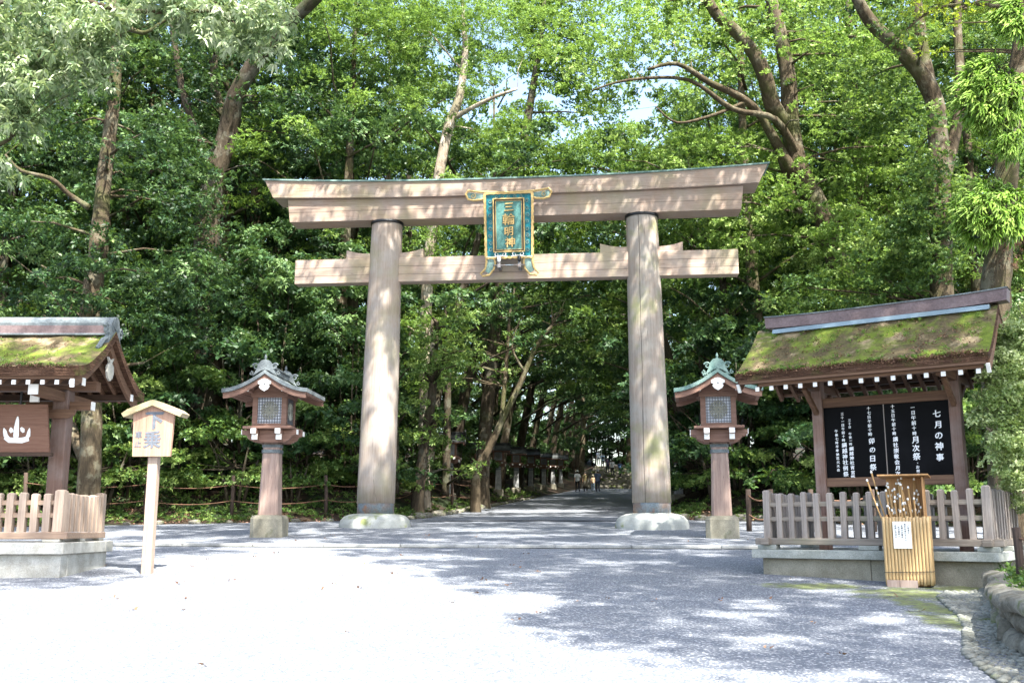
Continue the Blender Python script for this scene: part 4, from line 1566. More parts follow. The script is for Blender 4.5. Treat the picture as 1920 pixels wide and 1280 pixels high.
stroke(kj, [(KX, KZ + .34), (KX, KZ + .28), (KX - .005, KZ + .15), (KX, KZ + .02), (KX, KZ - .02)], [.008, .026, .04, .045, .03])
stroke(kj, [(KX - .21, KZ + .15), (KX - .19, KZ + .10), (KX - .17, KZ + .03), (KX - .12, KZ - .02)], [.006, .028, .034, .025], .8985)
stroke(kj, [(KX + .21, KZ + .15), (KX + .205, KZ + .10), (KX + .20, KZ + .03), (KX + .17, KZ - .02)], [.006, .022, .032, .025], .8980)
stroke(kj, [(KX - .18, KZ + .0), (KX - .10, KZ - .045), (KX, KZ - .05), (KX + .1, KZ - .05), (KX + .21, KZ - .02)], [.03, .045, .04, .045, .04], .8975)
stroke(kj, [(KX - .10, KZ + .16), (KX - .09, KZ + .12), (KX - .07, KZ + .08)], [.008, .035, .025], .8970)
stroke(kj, [(KX + .07, KZ + .16), (KX + .10, KZ + .12), (KX + .12, KZ + .08)], [.015, .035, .015], .8965)
kj.build('brush_character', M['white'], board)

# ============================================================ SIGN POST
sg = thing('wooden_sign', (-5.74, 16.34, .86), 'pale wooden post sign with little gabled cap and dark blue Japanese characters', 'sign', R(-3))
MB().box(-.078, .078, -.075, .065, -.05, 2.05, .008).build('post', M['sign_pale'], sg)
bp = [(-.305, 1.85), (.305, 1.85), (.335, 2.56), (0, 2.69), (-.335, 2.56)]
sbd = MB().prism(bp, -.14, -.078).build('board', M['sign_wood'], sg)
tx = MB()
write_down(tx, '下', .01, 2.42, -.14, .29, .3, .004, .05, .0, .01)
write_down(tx, '乗', .0, 2.11, -.14, .30, .3, .004, .035, .0, .01)
write_down(tx, '車止', -.225, 2.19, -.14, .115, .14, .004, .025, .0, .01)
tx.build('characters', M['blue_ink'], sbd)
cpm = MB()
cpm.prism([(-.50, 2.53), (-.46, 2.47), (0, 2.66), (.46, 2.47), (.50, 2.53), (.40, 2.60), (.05, 2.735), (0, 2.745), (-.05, 2.735), (-.40, 2.60)], -.22, .10)
cpm.build('cap', M['sign_cap'], sg)

# ============================================================ CANE STAND
CX, CY = 5.60, 14.60
cs = thing('cane_stand', (CX, CY, .78), 'bamboo clad stand full of walking canes in front of the picket fence', 'cane stand', -R(26))
CS = Matrix.Translation((CX, CY, .78)) @ Matrix.Rotation(-R(26), 4, 'Z')
W2, D2 = .29, .20
bm_ = MB().tube([(0, 0, i * .093) for i in range(11)], [.0225 + (.0018 if i % 4 == 2 else 0) + random.uniform(-.0006, .0006) for i in range(11)], 8).mesh('bamboo_pole', M['bamboo'], True)
k = 0
for i in range(14):
    x = -W2 + i * 2 * W2 / 13
    link('bamboo_pole', bm_, cs, (x, -D2, .035 + random.uniform(-.012, .012)), (0, 0, random.uniform(0, 6)))
for i in range(1, 9):
    y = -D2 + i * 2 * D2 / 9
    for sx in (-1, 1): link('bamboo_pole', bm_, cs, (sx * W2, y, .035 + random.uniform(-.012, .012)), (0, 0, random.uniform(0, 6)))
cb = MB()
cb.box(-W2 + .03, W2 - .03, D2 - .03, D2 - .012, .02, 1.52)
cb.box(-W2 + .03, -W2 + .048, -D2 + .05, D2 - .031, .02, 1.0)
cb.box(W2 - .048, W2 - .03, -D2 + .05, D2 - .031, .02, 1.52)
cb.box(-W2 + .05, W2 - .05, -D2 + .04, -D2 + .055, .02, .90)
cb.box(-W2 + .05, W2 - .05, -D2 + .056, D2 - .031, .02, .05)
cb.build('case', M['ply'], cs)
tm = MB().box(-.34, .34, -D2 - .02, D2 + .06, -.011, .011, .003)
m4 = Matrix.Translation((.0, 0, 1.535)) @ Euler((R(-3), R(0), 0)).to_matrix().to_4x4()
tm.v = [tuple(m4 @ Vector(q)) for q in tm.v]
tm.build('top_board', M['ply'], cs)
MB().box(-W2 - .0, W2 - .18, -D2 - .05, -D2 - .028, .0, .10).build('kick_board', M['lantern_post'], cs)
MB().tube([(-W2 - .03, -D2 - .03, .20), (W2 + .03, -D2 - .03, .22), (W2 + .03, D2, .22)], .005, 6).build('binding_wire', M['iron'], cs)
pn = MB().box(-.17, .07, -D2 - .038, -D2 - .030, .53, .90).build('paper_notice', M['white'], cs)
tx = MB()
for i, (t_, zz) in enumerate((('ご自由に', .84), ('杖をお使い下さい', .86), ('お帰りの際は', .84), ('元の場所へ', .82), ('お戻し下さい', .84))):
    write_down(tx, t_, .035 - i * .042, zz, -D2 - .0385, .026, .031, .002, .03)
tx.build('notice_text', M['blue_ink'], pn)

cane_pts = []
r_ = random.Random(4)
cane_m = []
for j in range(4):
    L_ = 1.30 + .05 * j
    mb = MB()
    b1, b2 = r_.uniform(-.012, .012), r_.uniform(-.012, .012)
    mb.tube([(0, 0, 0), (b1, 0, L_ * .35), (b2, b1, L_ * .7), (0, 0, L_)], [.009, .010, .011, .0115], 7)
    cane_m.append((mb.mesh('shaft', M['cane'], True), L_))
tip_m = MB().lathe([(.0115, -.002), (.0145, 0), (.0145, .035), (.0115, .037)], seg=8).mesh('white_band', M['white'], True)
end_m = MB().lathe([(.013, -.005), (.015, .0), (.015, .02), (.006, .03)], seg=8).mesh('white_tip', M['white'], True)
canes = [(-.22, -.12, -18, 3), (-.20, -.05, -14, 5)]
for i in range(36):
    canes.append((r_.uniform(-.2, .19), r_.uniform(-.13, .12), r_.uniform(-9, 3) * (1 if i % 4 else 1.5), r_.uniform(-2, 6)))
for i, (x, y, lean, fwd) in enumerate(canes):
    me, L_ = cane_m[i % 4]
    ln = R(lean)
    z0 = r_.uniform(.06, .30) if i > 1 else .1
    foot = CS @ Vector((x - math.tan(ln) * .5 * (1 if lean < 0 else .5), max(-.13, min(.12, y)), z0))
    fx = x - math.tan(ln) * .55
    fx = max(-.21, min(.21, fx))
    foot = CS @ Vector((fx, max(-.12, min(.12, y)), z0))
    scl = r_.uniform(.70, .93) if i > 1 else (1.12, 1.15)[i]
    cn = thing('walking_cane', foot, 'slim bamboo walking cane standing loosely in the cane stand', 'walking cane', 0, 'walking canes in the bamboo stand')
    if i == 0: cn['label'] = 'walking cane leaning out of the stand farthest towards the left'
    if i == 1: cn['label'] = 'second leaning cane, rising just above the stand top board on its left'
    cn.rotation_euler = (Matrix.Rotation(-R(26), 4, 'Z') @ Euler((R(-fwd * .5), ln, 0)).to_matrix().to_4x4()).to_euler()
    link('shaft', me, cn).scale = (1, 1, scl)
    link('white_tip', end_m, cn, (0, 0, L_ * scl - .01))
    link('white_band', tip_m, cn, (0, 0, L_ * scl - r_.uniform(.12, .45)))
    if i % 2: link('white_band', tip_m, cn, (0, 0, L_ * scl - r_.uniform(.05, .3)))

# ============================================================ RIGHT FOREGROUND: gutter, rounded stone wall, planting bed
def ico_rock(r, seed, squash=(1, 1, 1), sub=2):
    import bmesh
    bm = bmesh.new()
    bmesh.ops.create_icosphere(bm, subdivisions=sub, radius=1)
    q = random.Random(seed)
    a = [q.uniform(0, 6) for _ in range(6)]
    for v in bm.verts:
        c = v.co
        k = 1 + .13 * math.sin(2.3 * c.x + a[0]) * math.sin(2.1 * c.y + a[1]) + .10 * math.sin(3.7 * c.z + a[2] + c.x * 2) + .04 * math.sin(9 * c.x + a[3]) * math.sin(8 * c.y + a[4])
        # flatten towards a box so the stones read as dressed by hand
        m = max(abs(c.x), abs(c.y), abs(c.z))
        c2 = c / m * .82
        v.co = (c * .45 + c2 * .55) * k * r
        v.co = Vector((v.co.x * squash[0], v.co.y * squash[1], v.co.z * squash[2]))
    vs = [tuple(v.co) for v in bm.verts]
    fs = [tuple(v.index for v in f.verts) for f in bm.faces]
    bm.free()
    return vs, fs


WALL = [(6.42, 14.1), (6.2, 13.4), (5.93, 12.75), (5.55, 12.0), (5.1, 11.1), (4.74, 10.2), (4.46, 9.4), (4.28, 8.4), (4.2, 7.2), (4.2, 6.0)]


def along(poly, step):
    out = []
    acc = 0
    for (a, b) in zip(poly, poly[1:]):
        a, b = Vector(a), Vector(b)
        L = (b - a).length
        while acc < L:
            out.append((a.lerp(b, acc / L), (b - a).normalized()))
            acc += step
        acc -= L
    return out


rw = MB()
r_ = random.Random(9)
for row, (z0, sz) in enumerate(((-.02, .15), (.20, .15), (.40, .13))):
    k = 0
    for p, d in along([(a, b) for a, b in WALL], .27):
        g = SL * p.y
        top = .985
        z = g + z0 + r_.uniform(-.02, .02)
        if z > top - .16: continue
        j = d * (.13 * (row % 2)) + Vector((r_.uniform(-.02, .02), r_.uniform(-.02, .02)))
        vs, fs = ico_rock(sz * r_.uniform(.9, 1.12), r_.random(), (1.15, .9, .85), 2)
        ang = math.atan2(d.y, d.x) + r_.uniform(-.3, .3)
        m = Matrix.Translation((p.x + j.x + .14, p.y + j.y + .03, z + .08)) @ Matrix.Rotation(ang, 4, 'Z') @ Matrix.Rotation(r_.uniform(-.3, .3), 4, 'Y')
        rw.add([m @ Vector(v) for v in vs], fs)
rwt = thing('retaining_wall', (0, 0, 0), 'low curved retaining wall of mossy rounded stones at the lower right corner', 'wall')
rw.build('stonework', M['rock'], rwt, True)
bk = MB()
vs = []
for (x, y) in WALL:
    g = SL * y
    vs += [(x + .15, y, g - .1), (x + .13, y, .93), (x + .5, y + .1, .93), (x + .5, y + .1, g - .1)]
fs = []
for i in range(len(WALL) - 1):
    a, b = 4 * i, 4 * i + 4
    fs += [(a + k, a + (k + 1) % 4, b + (k + 1) % 4, b + k) for k in range(4)]
bk.add(vs, fs).build('mortar', M['mortar'], rwt)
cpw = MB()
vs, fs = [], []
for i in range(len(WALL) * 6 - 5):
    t = i / 6
    j = min(int(t), len(WALL) - 2)
    f = t - j
    x = WALL[j][0] * (1 - f) + WALL[j + 1][0] * f
    y = WALL[j][1] * (1 - f) + WALL[j + 1][1] * f
    e = .018 * math.sin(i * 1.7) + .012 * math.sin(i * 3.1 + 1)
    for (dx, z) in ((-.03, .86), (-.07, .92), (-.05, .985), (.08, 1.02), (.30, 1.005), (.36, .95)):
        vs.append((x + dx + e, y, z + e * .8))
n = 6
for i in range(len(vs) // n - 1):
    for k in range(n - 1):
        fs.append((i * n + k, i * n + k + 1, (i + 1) * n + k + 1, (i + 1) * n + k))
cpw.add(vs, fs).build('coping', M['rock'], rwt, True)
# planting bed behind it
vs, fs = [], []
for i, (x, y) in enumerate(WALL):
    for k in range(14):
        xx = x + .3 + k * .6
        vs.append((xx, y + k * .12, .96 + .05 * math.sin(xx * 3 + y * 2) + .05 * k))
for i in range(len(WALL) - 1):
    for k in range(13):
        fs.append((i * 14 + k, (i + 1) * 14 + k, (i + 1) * 14 + k + 1, i * 14 + k + 1))
tag(MB().add(vs, fs).build('planting_bed', M['litter'], smooth=True), kind='structure')
# cobbled gutter
GUT = [(5.75, 13.8), (5.38, 13.2), (5.18, 12.5), (4.98, 11.7), (4.66, 10.8), (4.3, 10.0), (3.95, 9.2), (3.72, 8.2), (3.6, 7.0), (3.6, 6.0)]
vs, fs = [], []
for i in range(10):
    for k in range(6):
        t = k / 5
        x = GUT[i][0] * (1 - t) + (WALL[i][0] + .12) * t
        y = GUT[i][1] * (1 - t) + WALL[i][1] * t
        vs.append((x, y, SL * y + .016 - .03 * math.sin(math.pi * t)))
for i in range(9):
    for k in range(5):
        fs.append((i * 6 + k, (i + 1) * 6 + k, (i + 1) * 6 + k + 1, i * 6 + k + 1))
gut = MB().add(vs, fs).build('cobbled_gutter', M['mortar'], smooth=True)
tag(gut, kind='structure')
cbm = MB()
for i in range(9):
    L_ = math.dist(GUT[i], GUT[i + 1])
    nrow = max(1, int(L_ / .082))
    for a in range(nrow):
        f = a / nrow
        ga = Vector(GUT[i]).lerp(Vector(GUT[i + 1]), f)
        wa = (Vector(WALL[i]).lerp(Vector(WALL[i + 1]), f)) + Vector((.02, 0))
        Wd = (wa - ga).length
        nc = max(2, int(Wd / .11))
        for c in range(nc):
            t = (c + .5 + r_.uniform(-.15, .15) + (.25 if a % 2 else -.25)) / nc
            t = min(.98, max(.02, t))
            p = ga.lerp(wa, t)
            vs, fs = ico_rock(.052 * r_.uniform(.8, 1.15), r_.random(), (1.15, .85, .55), 1)
            dd = wa - ga
            m = Matrix.Translation((p.x, p.y, SL * p.y + .022 - .03 * math.sin(math.pi * t))) @ Matrix.Rotation(math.atan2(dd.y, dd.x) + r_.uniform(-.3, .3), 4, 'Z')
            cbm.add([m @ Vector(v) for v in vs], fs)
tag(cbm.build('cobbles', M['cobble'], smooth=True), kind='stuff')

# stones edging the gravel along the forest floor
STM = []
for k in range(5):
    vs, fs = ico_rock(1, 50 + k, (1.35, .8, .62), 2)
    STM.append(MB().add(vs, fs).mesh('edging_stone', M['rock'], True))
r_ = random.Random(21)
cnt = 0
edge = [(x, yb(x) + .05) for x in np.arange(-12.5, -4.9, .95)] + [(xl(y) - .1, y) for y in np.arange(33.6, 62, .62)] + \
       [(x, yb(x) + .1) for x in np.arange(5.6, 10.5, .6)] + [(xr(y) + .1, y) for y in np.arange(34.5, 52, .7)]
for (x, y) in edge:
    s = r_.uniform(.14, .27) * (.7 if y > 45 or x < -5 else 1)
    o = link('edging_stone', STM[cnt % 5], None, (x + r_.uniform(-.06, .06), y + r_.uniform(-.08, .08), SL * y + s * .3), (0, 0, r_.uniform(0, 3)))
    o.scale = (s, s, s)
    left = x < 2 and y < 63 and x < xl(max(y, 33)) + .5
    tag(o, 'rough mossy stone in the row edging the gravel on the left side' if left else 'rough mossy stone in the row edging the gravel on the right side',
        'stone', 'stones edging the gravel on the left' if left else 'stones edging the gravel on the right')
    cnt += 1

# ============================================================ ROPE FENCES
def rope_fence(pts, label, ropes=(.45, .9), h=1.05, r=.045, sag=.12, mat='post_dark', rr=.013):
    F = thing('rope_fence', (pts[0][0], pts[0][1], gz(*pts[0])), label, 'fence')
    o = Vector(F.location)
    P = [Vector((x, y, gz(x, y))) - o for x, y in pts]
    for p in P:
        MB().tube([p + Vector((0, 0, -.2)), p + Vector((.01, 0, h * .5)), p + Vector((random.uniform(-.03, .03), 0, h))], [r, r * .95, r * .9], 8, .05).build('post', M[mat], F, True)
    for hh in ropes:
        mb = MB()
        for a, b in zip(P, P[1:]):
            q = []
            for i in range(11):
                t = i / 10
                p = a.lerp(b, t)
                q.append(p + Vector((0, -.05 if 0 < i < 10 else -.05, hh - sag * 4 * t * (1 - t))))
            mb.tube(q, rr, 6)
        mb.build('rope', M['rope'], F, True)
    return F


rope_fence([(-14.5, 30.5), (-11.3, 31.6), (-8.9, 32.6), (-6.1, 33.6), (-4.4, 34.6), (-3.6, 37), (-2.4, 41), (-1.4, 45)],
           'brown rope strung between dark posts along the forest edge on the left', (.55, 1.05), 1.35, .065)
rope_fence([(6.35, 27.6), (6.95, 27.5), (8.0, 27.4), (9.6, 27.3)], 'sagging thick rope between short posts behind the thatched notice board', (.45, .95), 1.12, .075, .14, 'post_dark', .022)
rope_fence([(6.02, 12.3), (7.5, 11.2)], 'short dark post with brown rope standing in the planting bed', (.62,), .75, .055, .1)
MB_ = [o for o in bpy.data.objects if o.name.startswith('rope_fence')][-1]
MB_.location.z = .85

# ============================================================ FAR LANTERNS along the approach
km = kid_map()
for _o in lan_l.children:
    if _o.name.startswith(('roof', 'ridge')) and 'boards' not in _o.name: _o.data.materials[0] = M['copper']
labels_l = ['pale post timber lantern, first of the row along the left of the approach', 'second timber lantern of the row on the left of the approach, with sunlit post']
far = [(-2.75, 45, .74), (-1.55, 50.5, .70), (-.75, 56, .70), (.25, 62, .68), (1.25, 68, .68), (2.3, 74, .66), (3.2, 80, .66), (4.1, 86, .66),
       (7.55, 36.5, .80), (7.0, 43, .74), (8.1, 51, .70), (9.6, 60, .7)]
for i, (x, y, s) in enumerate(far):
    c = copy_tree(lan_l, km)
    c.scale = (s, s, s)
    c.location = (x, y, SL * y + .25)
    c.rotation_euler = (0, 0, R(90) if x < xr(y) - 4 else R(-90))
    c['group'] = 'lanterns lining the path beyond the torii'
    c['label'] = 'small roofed lantern in the shaded row on the left of the path beyond the torii' if x < xr(y) - 4 else 'small roofed lantern in the shade to the right of the torii, beside the path'
    if i < 2: c['label'] = labels_l[i]
    if i == 8: c['label'] = 'pale post lantern seen between the right front lantern and the notice board'
_cache = {}
for o in list(bpy.data.objects):
    if o.parent and o.parent.get('group') == 'lanterns lining the path beyond the torii' and o.name.split('.')[0] in ('roof', 'ridge', 'ridge_ornament'):
        if o.data.name not in _cache:
            _cache[o.data.name] = o.data.copy()
            _cache[o.data.name].materials[0] = M['copper_dark']
        o.data = _cache[o.data.name]
pm_ = None
for o in list(bpy.data.objects):
    if o.parent and o.parent.get('group') == 'lanterns lining the path beyond the torii' and o.name.split('.')[0] == 'post':
        if pm_ is None:
            pm_ = o.data.copy()
            pm_.materials.clear()
            pm_.materials.append(M['kerb'])
        o.data = pm_

# ============================================================ PEOPLE
def person(x, y, label, top, legs, hair=(.02, .015, .012), rz=0.0, h=1.66, stride=.22, hat=None, bag=None, long=False, arm=.1, skirt=False, z=None):
    P = thing('person', (x, y, SL * y + .03 if z is None else z), label, 'person', rz)
    k = h / 1.7
    J = {}
    sk = MB()
    # connected chain skeleton; figure faces +y (away from the camera)
    V = [(0, 0, .93), (0, 0, 1.08), (0, -.01, 1.24), (0, 0, 1.38), (0, .005, 1.47), (0, .01, 1.535), (0, .015, 1.60), (0, .01, 1.67)]
    RD = [.135, .125, .15, .12, .055, .075, .095, .055]
    E_ = [(i, i + 1) for i in range(7)]

    def chain(root, pts, rad):
        p = root
        for q, r_ in zip(pts, rad):
            V.append(q)
            RD.append(r_)
            E_.append((p, len(V) - 1))
            p = len(V) - 1
    s = stride
    chain(0, [(-.09, .02, .86), (-.10, s * .55 + .03, .50), (-.10, s * .8, .09), (-.105, s * .8 + .13, .035)], [.10, .062, .042, .035])
    chain(0, [(.09, -.01, .86), (.10, -s * .2, .49), (.10, -s * 1.25, .12), (.105, -s * 1.1 - .0, .03)], [.10, .062, .042, .035])
    hands = []
    for sx, sw in ((-1, -1), (1, 1)):
        el = (sx * .235, -.03 + sw * arm * .4, 1.12)
        wr = (sx * .245, .05 + sw * arm * 1.3, .89)
        hd = (sx * .24, .065 + sw * arm * 1.4, .81)
        chain(3, [(sx * .17, 0, 1.385), el, wr, hd], [.068, .046, .03, .03])
        hands.append((sx, hd))
    me = bpy.data.meshes.new('body')
    me.from_pydata([tuple(q) for q in V], E_, [])
    o = bpy.data.objects.new('body', me)
    col.objects.link(o)
    sm = o.modifiers.new('s', 'SKIN')
    for i, v in enumerate(me.skin_vertices[0].data):
        v.radius = (RD[i] * (1.25 if i in (1, 2, 3) else 1), RD[i] * (.8 if i in (0, 1, 2, 3) else 1))
        v.use_root = i == 0
    ss = o.modifiers.new('u', 'SUBSURF')
    ss.levels = ss.render_levels = 1
    dg = bpy.context.evaluated_depsgraph_get()
    m2 = bpy.data.meshes.new_from_object(o.evaluated_get(dg))
    bpy.data.objects.remove(o)
    vs = [tuple(v.co) for v in m2.vertices]
    fs = [tuple(p.vertices) for p in m2.polygons]
    bpy.data.meshes.remove(m2)
    bd = MB().add(vs, fs)
    for sx, hd in hands:
        for f in range(4):
            fy = hd[1] + .03 - f * .02
            L_ = (.065, .075, .07, .055)[f]
            bd.tube([(hd[0], fy, hd[2] - .01), (hd[0] - sx * .004, fy + .004, hd[2] - .03 - L_ * .5), (hd[0] - sx * .015, fy + .006, hd[2] - .03 - L_)], [.009, .008, .006], 5)
        bd.tube([(hd[0], hd[1] + .03, hd[2] + .03), (hd[0] - sx * .012, hd[1] + .055, hd[2] + .0), (hd[0] - sx * .014, hd[1] + .06, hd[2] - .03)], [.010, .009, .007], 5)
    # nose and ears
    bd.tube([(0, .10, 1.62), (0, .118, 1.585)], [.008, .013], 5)
    for sx in (-1, 1): bd.tube([(sx * .088, .01, 1.63), (sx * .097, .0, 1.60), (sx * .088, .01, 1.57)], [.008, .013, .008], 5)
    b = bd.build('body', M['skin'], P, True)
    b.scale = (k, k, k)
    tm, lm, hm = plain('clothing', top, .9, 0, .12, 9, 0), plain('trousers', legs, .9, 0, .12, 9, 0), plain('hair', hair, .6, 0, .2, 30, 0)

    def part_from(sel, off, name, mat):
        idx = [i for i, f in enumerate(fs) if sel(np.mean([vs[j] for j in f], axis=0))]
        used = sorted({j for i in idx for j in fs[i]})
        mp = {j: n for n, j in enumerate(used)}
        no = {j: Vector((0, 0, 0)) for j in used}
        for i in idx:
            a, b_, c = (Vector(vs[fs[i][q]]) for q in range(3))
            nn = (b_ - a).cross(c - a).normalized()
            for j in fs[i]: no[j] += nn
        pv = [tuple(Vector(vs[j]) + (no[j].normalized() * off if no[j].length > 0 else Vector((0, 0, 0)))) for j in used]
        o_ = MB().add(pv, [tuple(mp[j] for j in fs[i]) for i in idx]).build(name, mat, P, True)
        o_.scale = (k, k, k)
        return o_
    part_from(lambda c: (.86 < c[2] < 1.46 and abs(c[0]) < .19) or (c[2] > (.95 if long else 1.18) and abs(c[0]) >= .17 and c[2] < 1.46), .016, 'shirt', tm)
    if skirt:
        sk_ = MB().lathe([(.24, .30), (.21, .5), (.17, .8), (.135, .98)], (0, 0), 16, .03)
        o_ = sk_.build('skirt', lm, P, True)
        o_.scale = (k, k * .8, k)
    part_from(lambda c: .09 < c[2] < .92 and abs(c[0]) < .19, .012, 'trousers', lm)
    shm = plain('shoe', (.06, .05, .05), .7)
    part_from(lambda c: c[2] <= .10 and c[0] < 0, .012, 'shoe', shm)
    part_from(lambda c: c[2] <= .10 and c[0] > 0, .012, 'shoe', shm)
    if hat:
        hb_ = MB().lathe([(.17, 1.655), (.165, 1.665), (.105, 1.68), (.10, 1.74), (.07, 1.775), (.01, 1.78)], (0, .01), 16)
        o_ = hb_.build('hat', plain('hat', hat, .9), P, True)
        o_.scale = (k, k, k)
    hr = part_from(lambda c: c[2] > 1.55 and (c[1] < .05 or c[2] > 1.66), .014, 'hair', hm)
    if bag:
        bx = MB()
        if bag[0] == 'back':
            bx.box(-.14, .14, -.27, -.13, 1.02, 1.40, .04)
            bx.bar((-.1, -.14, 1.38), (-.1, .10, 1.44), .03, .02).bar((.1, -.14, 1.38), (.1, .10, 1.44), .03, .02)
        else:
            bx.box(.19, .27, -.14, .12, .80, 1.02, .03)
            bx.bar((.2, -.02, 1.0), (-.12, -.15, 1.44), .03, .012)
        o_ = bx.build('bag', plain('bag cloth', bag[1], .9), P)
        o_.scale = (k, k, k)
    return P


def stair_z(y):
    return SL * 92 + .2 * (int((y - 92) / 1.4) + 1) if y >= 92 else SL * y + .03


def on_path(u, y):
    return (u - 960) / FPX * (y * _c + .5)


pp = [  # u, y, label, top, legs, kwargs
    (1083, 79, 'person in a white shirt and black trousers at the left edge of the path', (.8, .8, .82), (.015, .015, .02), dict(rz=.1, hat=(.75, .72, .66), h=1.7)),
    (1098, 80, 'person with long dark hair and an olive dress walking second from the left', (.09, .075, .03), (.05, .045, .03), dict(skirt=True, h=1.62, bag=('side', (.5, .48, .42)))),
    (1112, 81, 'small child in a tan top and pale blue trousers between two adults', (.62, .45, .28), (.42, .55, .7), dict(h=1.32, hat=(.8, .72, .5), stride=.3)),
    (1121, 79.5, 'adult in a blue grey top with a dark shoulder bag next to the child', (.18, .23, .36), (.06, .07, .11), dict(h=1.72, hat=(.6, .58, .55), bag=('side', (.02, .02, .03)))),
    (1123, 116, 'person in a pale shirt at the front of the group climbing the stairs', (.55, .6, .68), (.05, .05, .06), dict(h=1.7)),
    (1131, 112, 'person in light blue with a dark rucksack walking near the stairs', (.35, .5, .6), (.05, .03, .03), dict(h=1.7, bag=('back', (.03, .04, .06)))),
    (1140, 106, 'person in dark clothes with a red bag in the middle of the path', (.05, .05, .10), (.03, .03, .05), dict(h=1.66, bag=('side', (.35, .03, .03)))),
    (1149, 104, 'person in a white coat over dark clothes right of the middle of the path', (.62, .62, .60), (.03, .03, .04), dict(h=1.7, long=True)),
    (1164, 103, 'person in dark clothes with a blue rucksack at the right of the path', (.07, .09, .16), (.04, .03, .04), dict(h=1.68, bag=('back', (.10, .2, .4)), rz=-.4)),
]
for (u, y, lab, a, b, kw) in pp:
    kw['h'] = kw.get('h', 1.66) * .94
    person(on_path(u, y), y, lab, a, b, z=stair_z(y), **kw)

# ============================================================ FOREST
def rel(cl, o):
    c = np.array(cl, float).copy()
    c[:, :3] -= np.array(o)
    return c


def build_tree(name, loc, label, cat, crown_me, trunk_me, group=None, rz=0.0, s=1.0):
    t = thing(name, loc, label, cat, rz, group)
    t.scale = (s, s, s)
    link('trunk', trunk_me, t)
    if isinstance(crown_me, (list, tuple)):
        for c in crown_me: link('crown', c, t)
    elif crown_me: link('crown', crown_me, t)
    return t


# -- generic kinds, each a trunk mesh and a crown mesh shared by its copies
KIND = []
specs = [  # name, mat, bark, H, z0, rad, n, leaf len, width, shape, tips, k
    ('evergreen_tree', 'leaf_dark', 'bark', 23, 3.0, 4.2, 250, .18, .050, 'oval', 52, 6, .45),
    ('evergreen_tree', 'leaf_dark', 'bark_dark', 21, 2.0, 4.0, 240, .17, .048, 'oval', 52, 6, .35),
    ('evergreen_tree', 'leaf_mid', 'bark', 26, 5.0, 4.6, 270, .16, .046, 'round', 52, 6, .35),
    ('broadleaf_tree', 'leaf_mid', 'bark_dark', 22, 4.0, 4.4, 240, .15, .042, 'round', 54, 6, .3),
    ('broadleaf_tree', 'leaf_light', 'bark', 28, 8.0, 4.8, 260, .14, .038, 'round', 56, 6, .25),
    ('cedar_tree', 'leaf_light', 'bark_red', 29, 7.0, 3.8, 220, .15, .018, 'cone', 70, 7, .3),
]
for i, (nm, lm, bk_, H, z0, rad, n, ll, lw, shp, tips, k, dr) in enumerate(specs):
    C = crown_clusters(n, z0, H, rad, .7, 1.45, shp, .25, i)
    cm = foliage('crown', C, M[lm], tips, k, ll, lw, .5, dr, 1.0, .3)
    tb = MB()
    tp = Vector((random.uniform(-.5, .5), random.uniform(-.5, .5), H * .93))
    path = [Vector((tp.x * t + .25 * math.sin(t * 5 + i), tp.y * t + .2 * math.sin(t * 4 + 2 * i), -.6 + (H * .93 + .6) * t)) for t in np.linspace(0, 1, 14)]
    tb.tube(path, [.36 * (1 - t * .85) + .10 * max(0, .08 - t) / .08 for t in np.linspace(0, 1, 14)], 10, .06)
    limbs(tb, C, tp, 20, .07, i)
    KIND.append((nm, cm, tb.mesh('trunk', M[bk_], True)))
# understory bushes, foliage down to the ground
BUSH = []
for i, (lm, H, rad, n, ll, lw) in enumerate((('leaf_dark', 5.5, 2.3, 84, .18, .048), ('leaf_mid', 4.2, 2.2, 76, .16, .045), ('leaf_dark', 7.5, 2.4, 115, .17, .046), ('leaf_mid', 2.2, 1.4, 38, .13, .036))):
    C = crown_clusters(n, .35, H, rad, .5, .95, 'oval', .3, 30 + i)
    cm = foliage('crown', C, M[lm], 60, 6, ll, lw, .5, .4, 1.0, .3)
    tb = MB()
    for q in range(4):
        a = q * 1.7 + i
        tb.tube([(0.1 * math.cos(a), .1 * math.sin(a), -.3), (.35 * math.cos(a), .35 * math.sin(a), H * .35), (.7 * math.cos(a), .7 * math.sin(a), H * .8)], [.06, .045, .02], 6, .05)
    limbs(tb, C, Vector((.1, .1, H)), 12, .03, i)
    BUSH.append((cm, tb.mesh('stem', M['bark_dark'], True)))

r_ = random.Random(77)
lab = {
    'evergreen_tree': 'dense dark evergreen tree of the shrine forest behind the torii',
    'broadleaf_tree': 'lighter green broadleaf tree mixed into the forest behind the torii',
    'cedar_tree': 'tall narrow cedar rising from the forest behind the torii',
}


def side(x, y):
    return ', left of the path' if x < (xl(y) + xr(y)) / 2 else ', right of the path'


special_gap = []


def forest_tree(k, x, y, s, rz=None):
    nm, cm, tm = KIND[k]
    l = lab[nm] + side(x, y)
    build_tree(nm, (x, y, gz(x, y) - .1), l, 'tree', cm, tm, l.split(' tree')[0].split(' cedar')[0].replace('tall narrow', 'cedars').replace('dense dark evergreen', 'evergreens').replace('lighter green broadleaf', 'broadleaf trees') + ' of the forest' + side(x, y), r_.uniform(0, 6.28) if rz is None else rz, s)


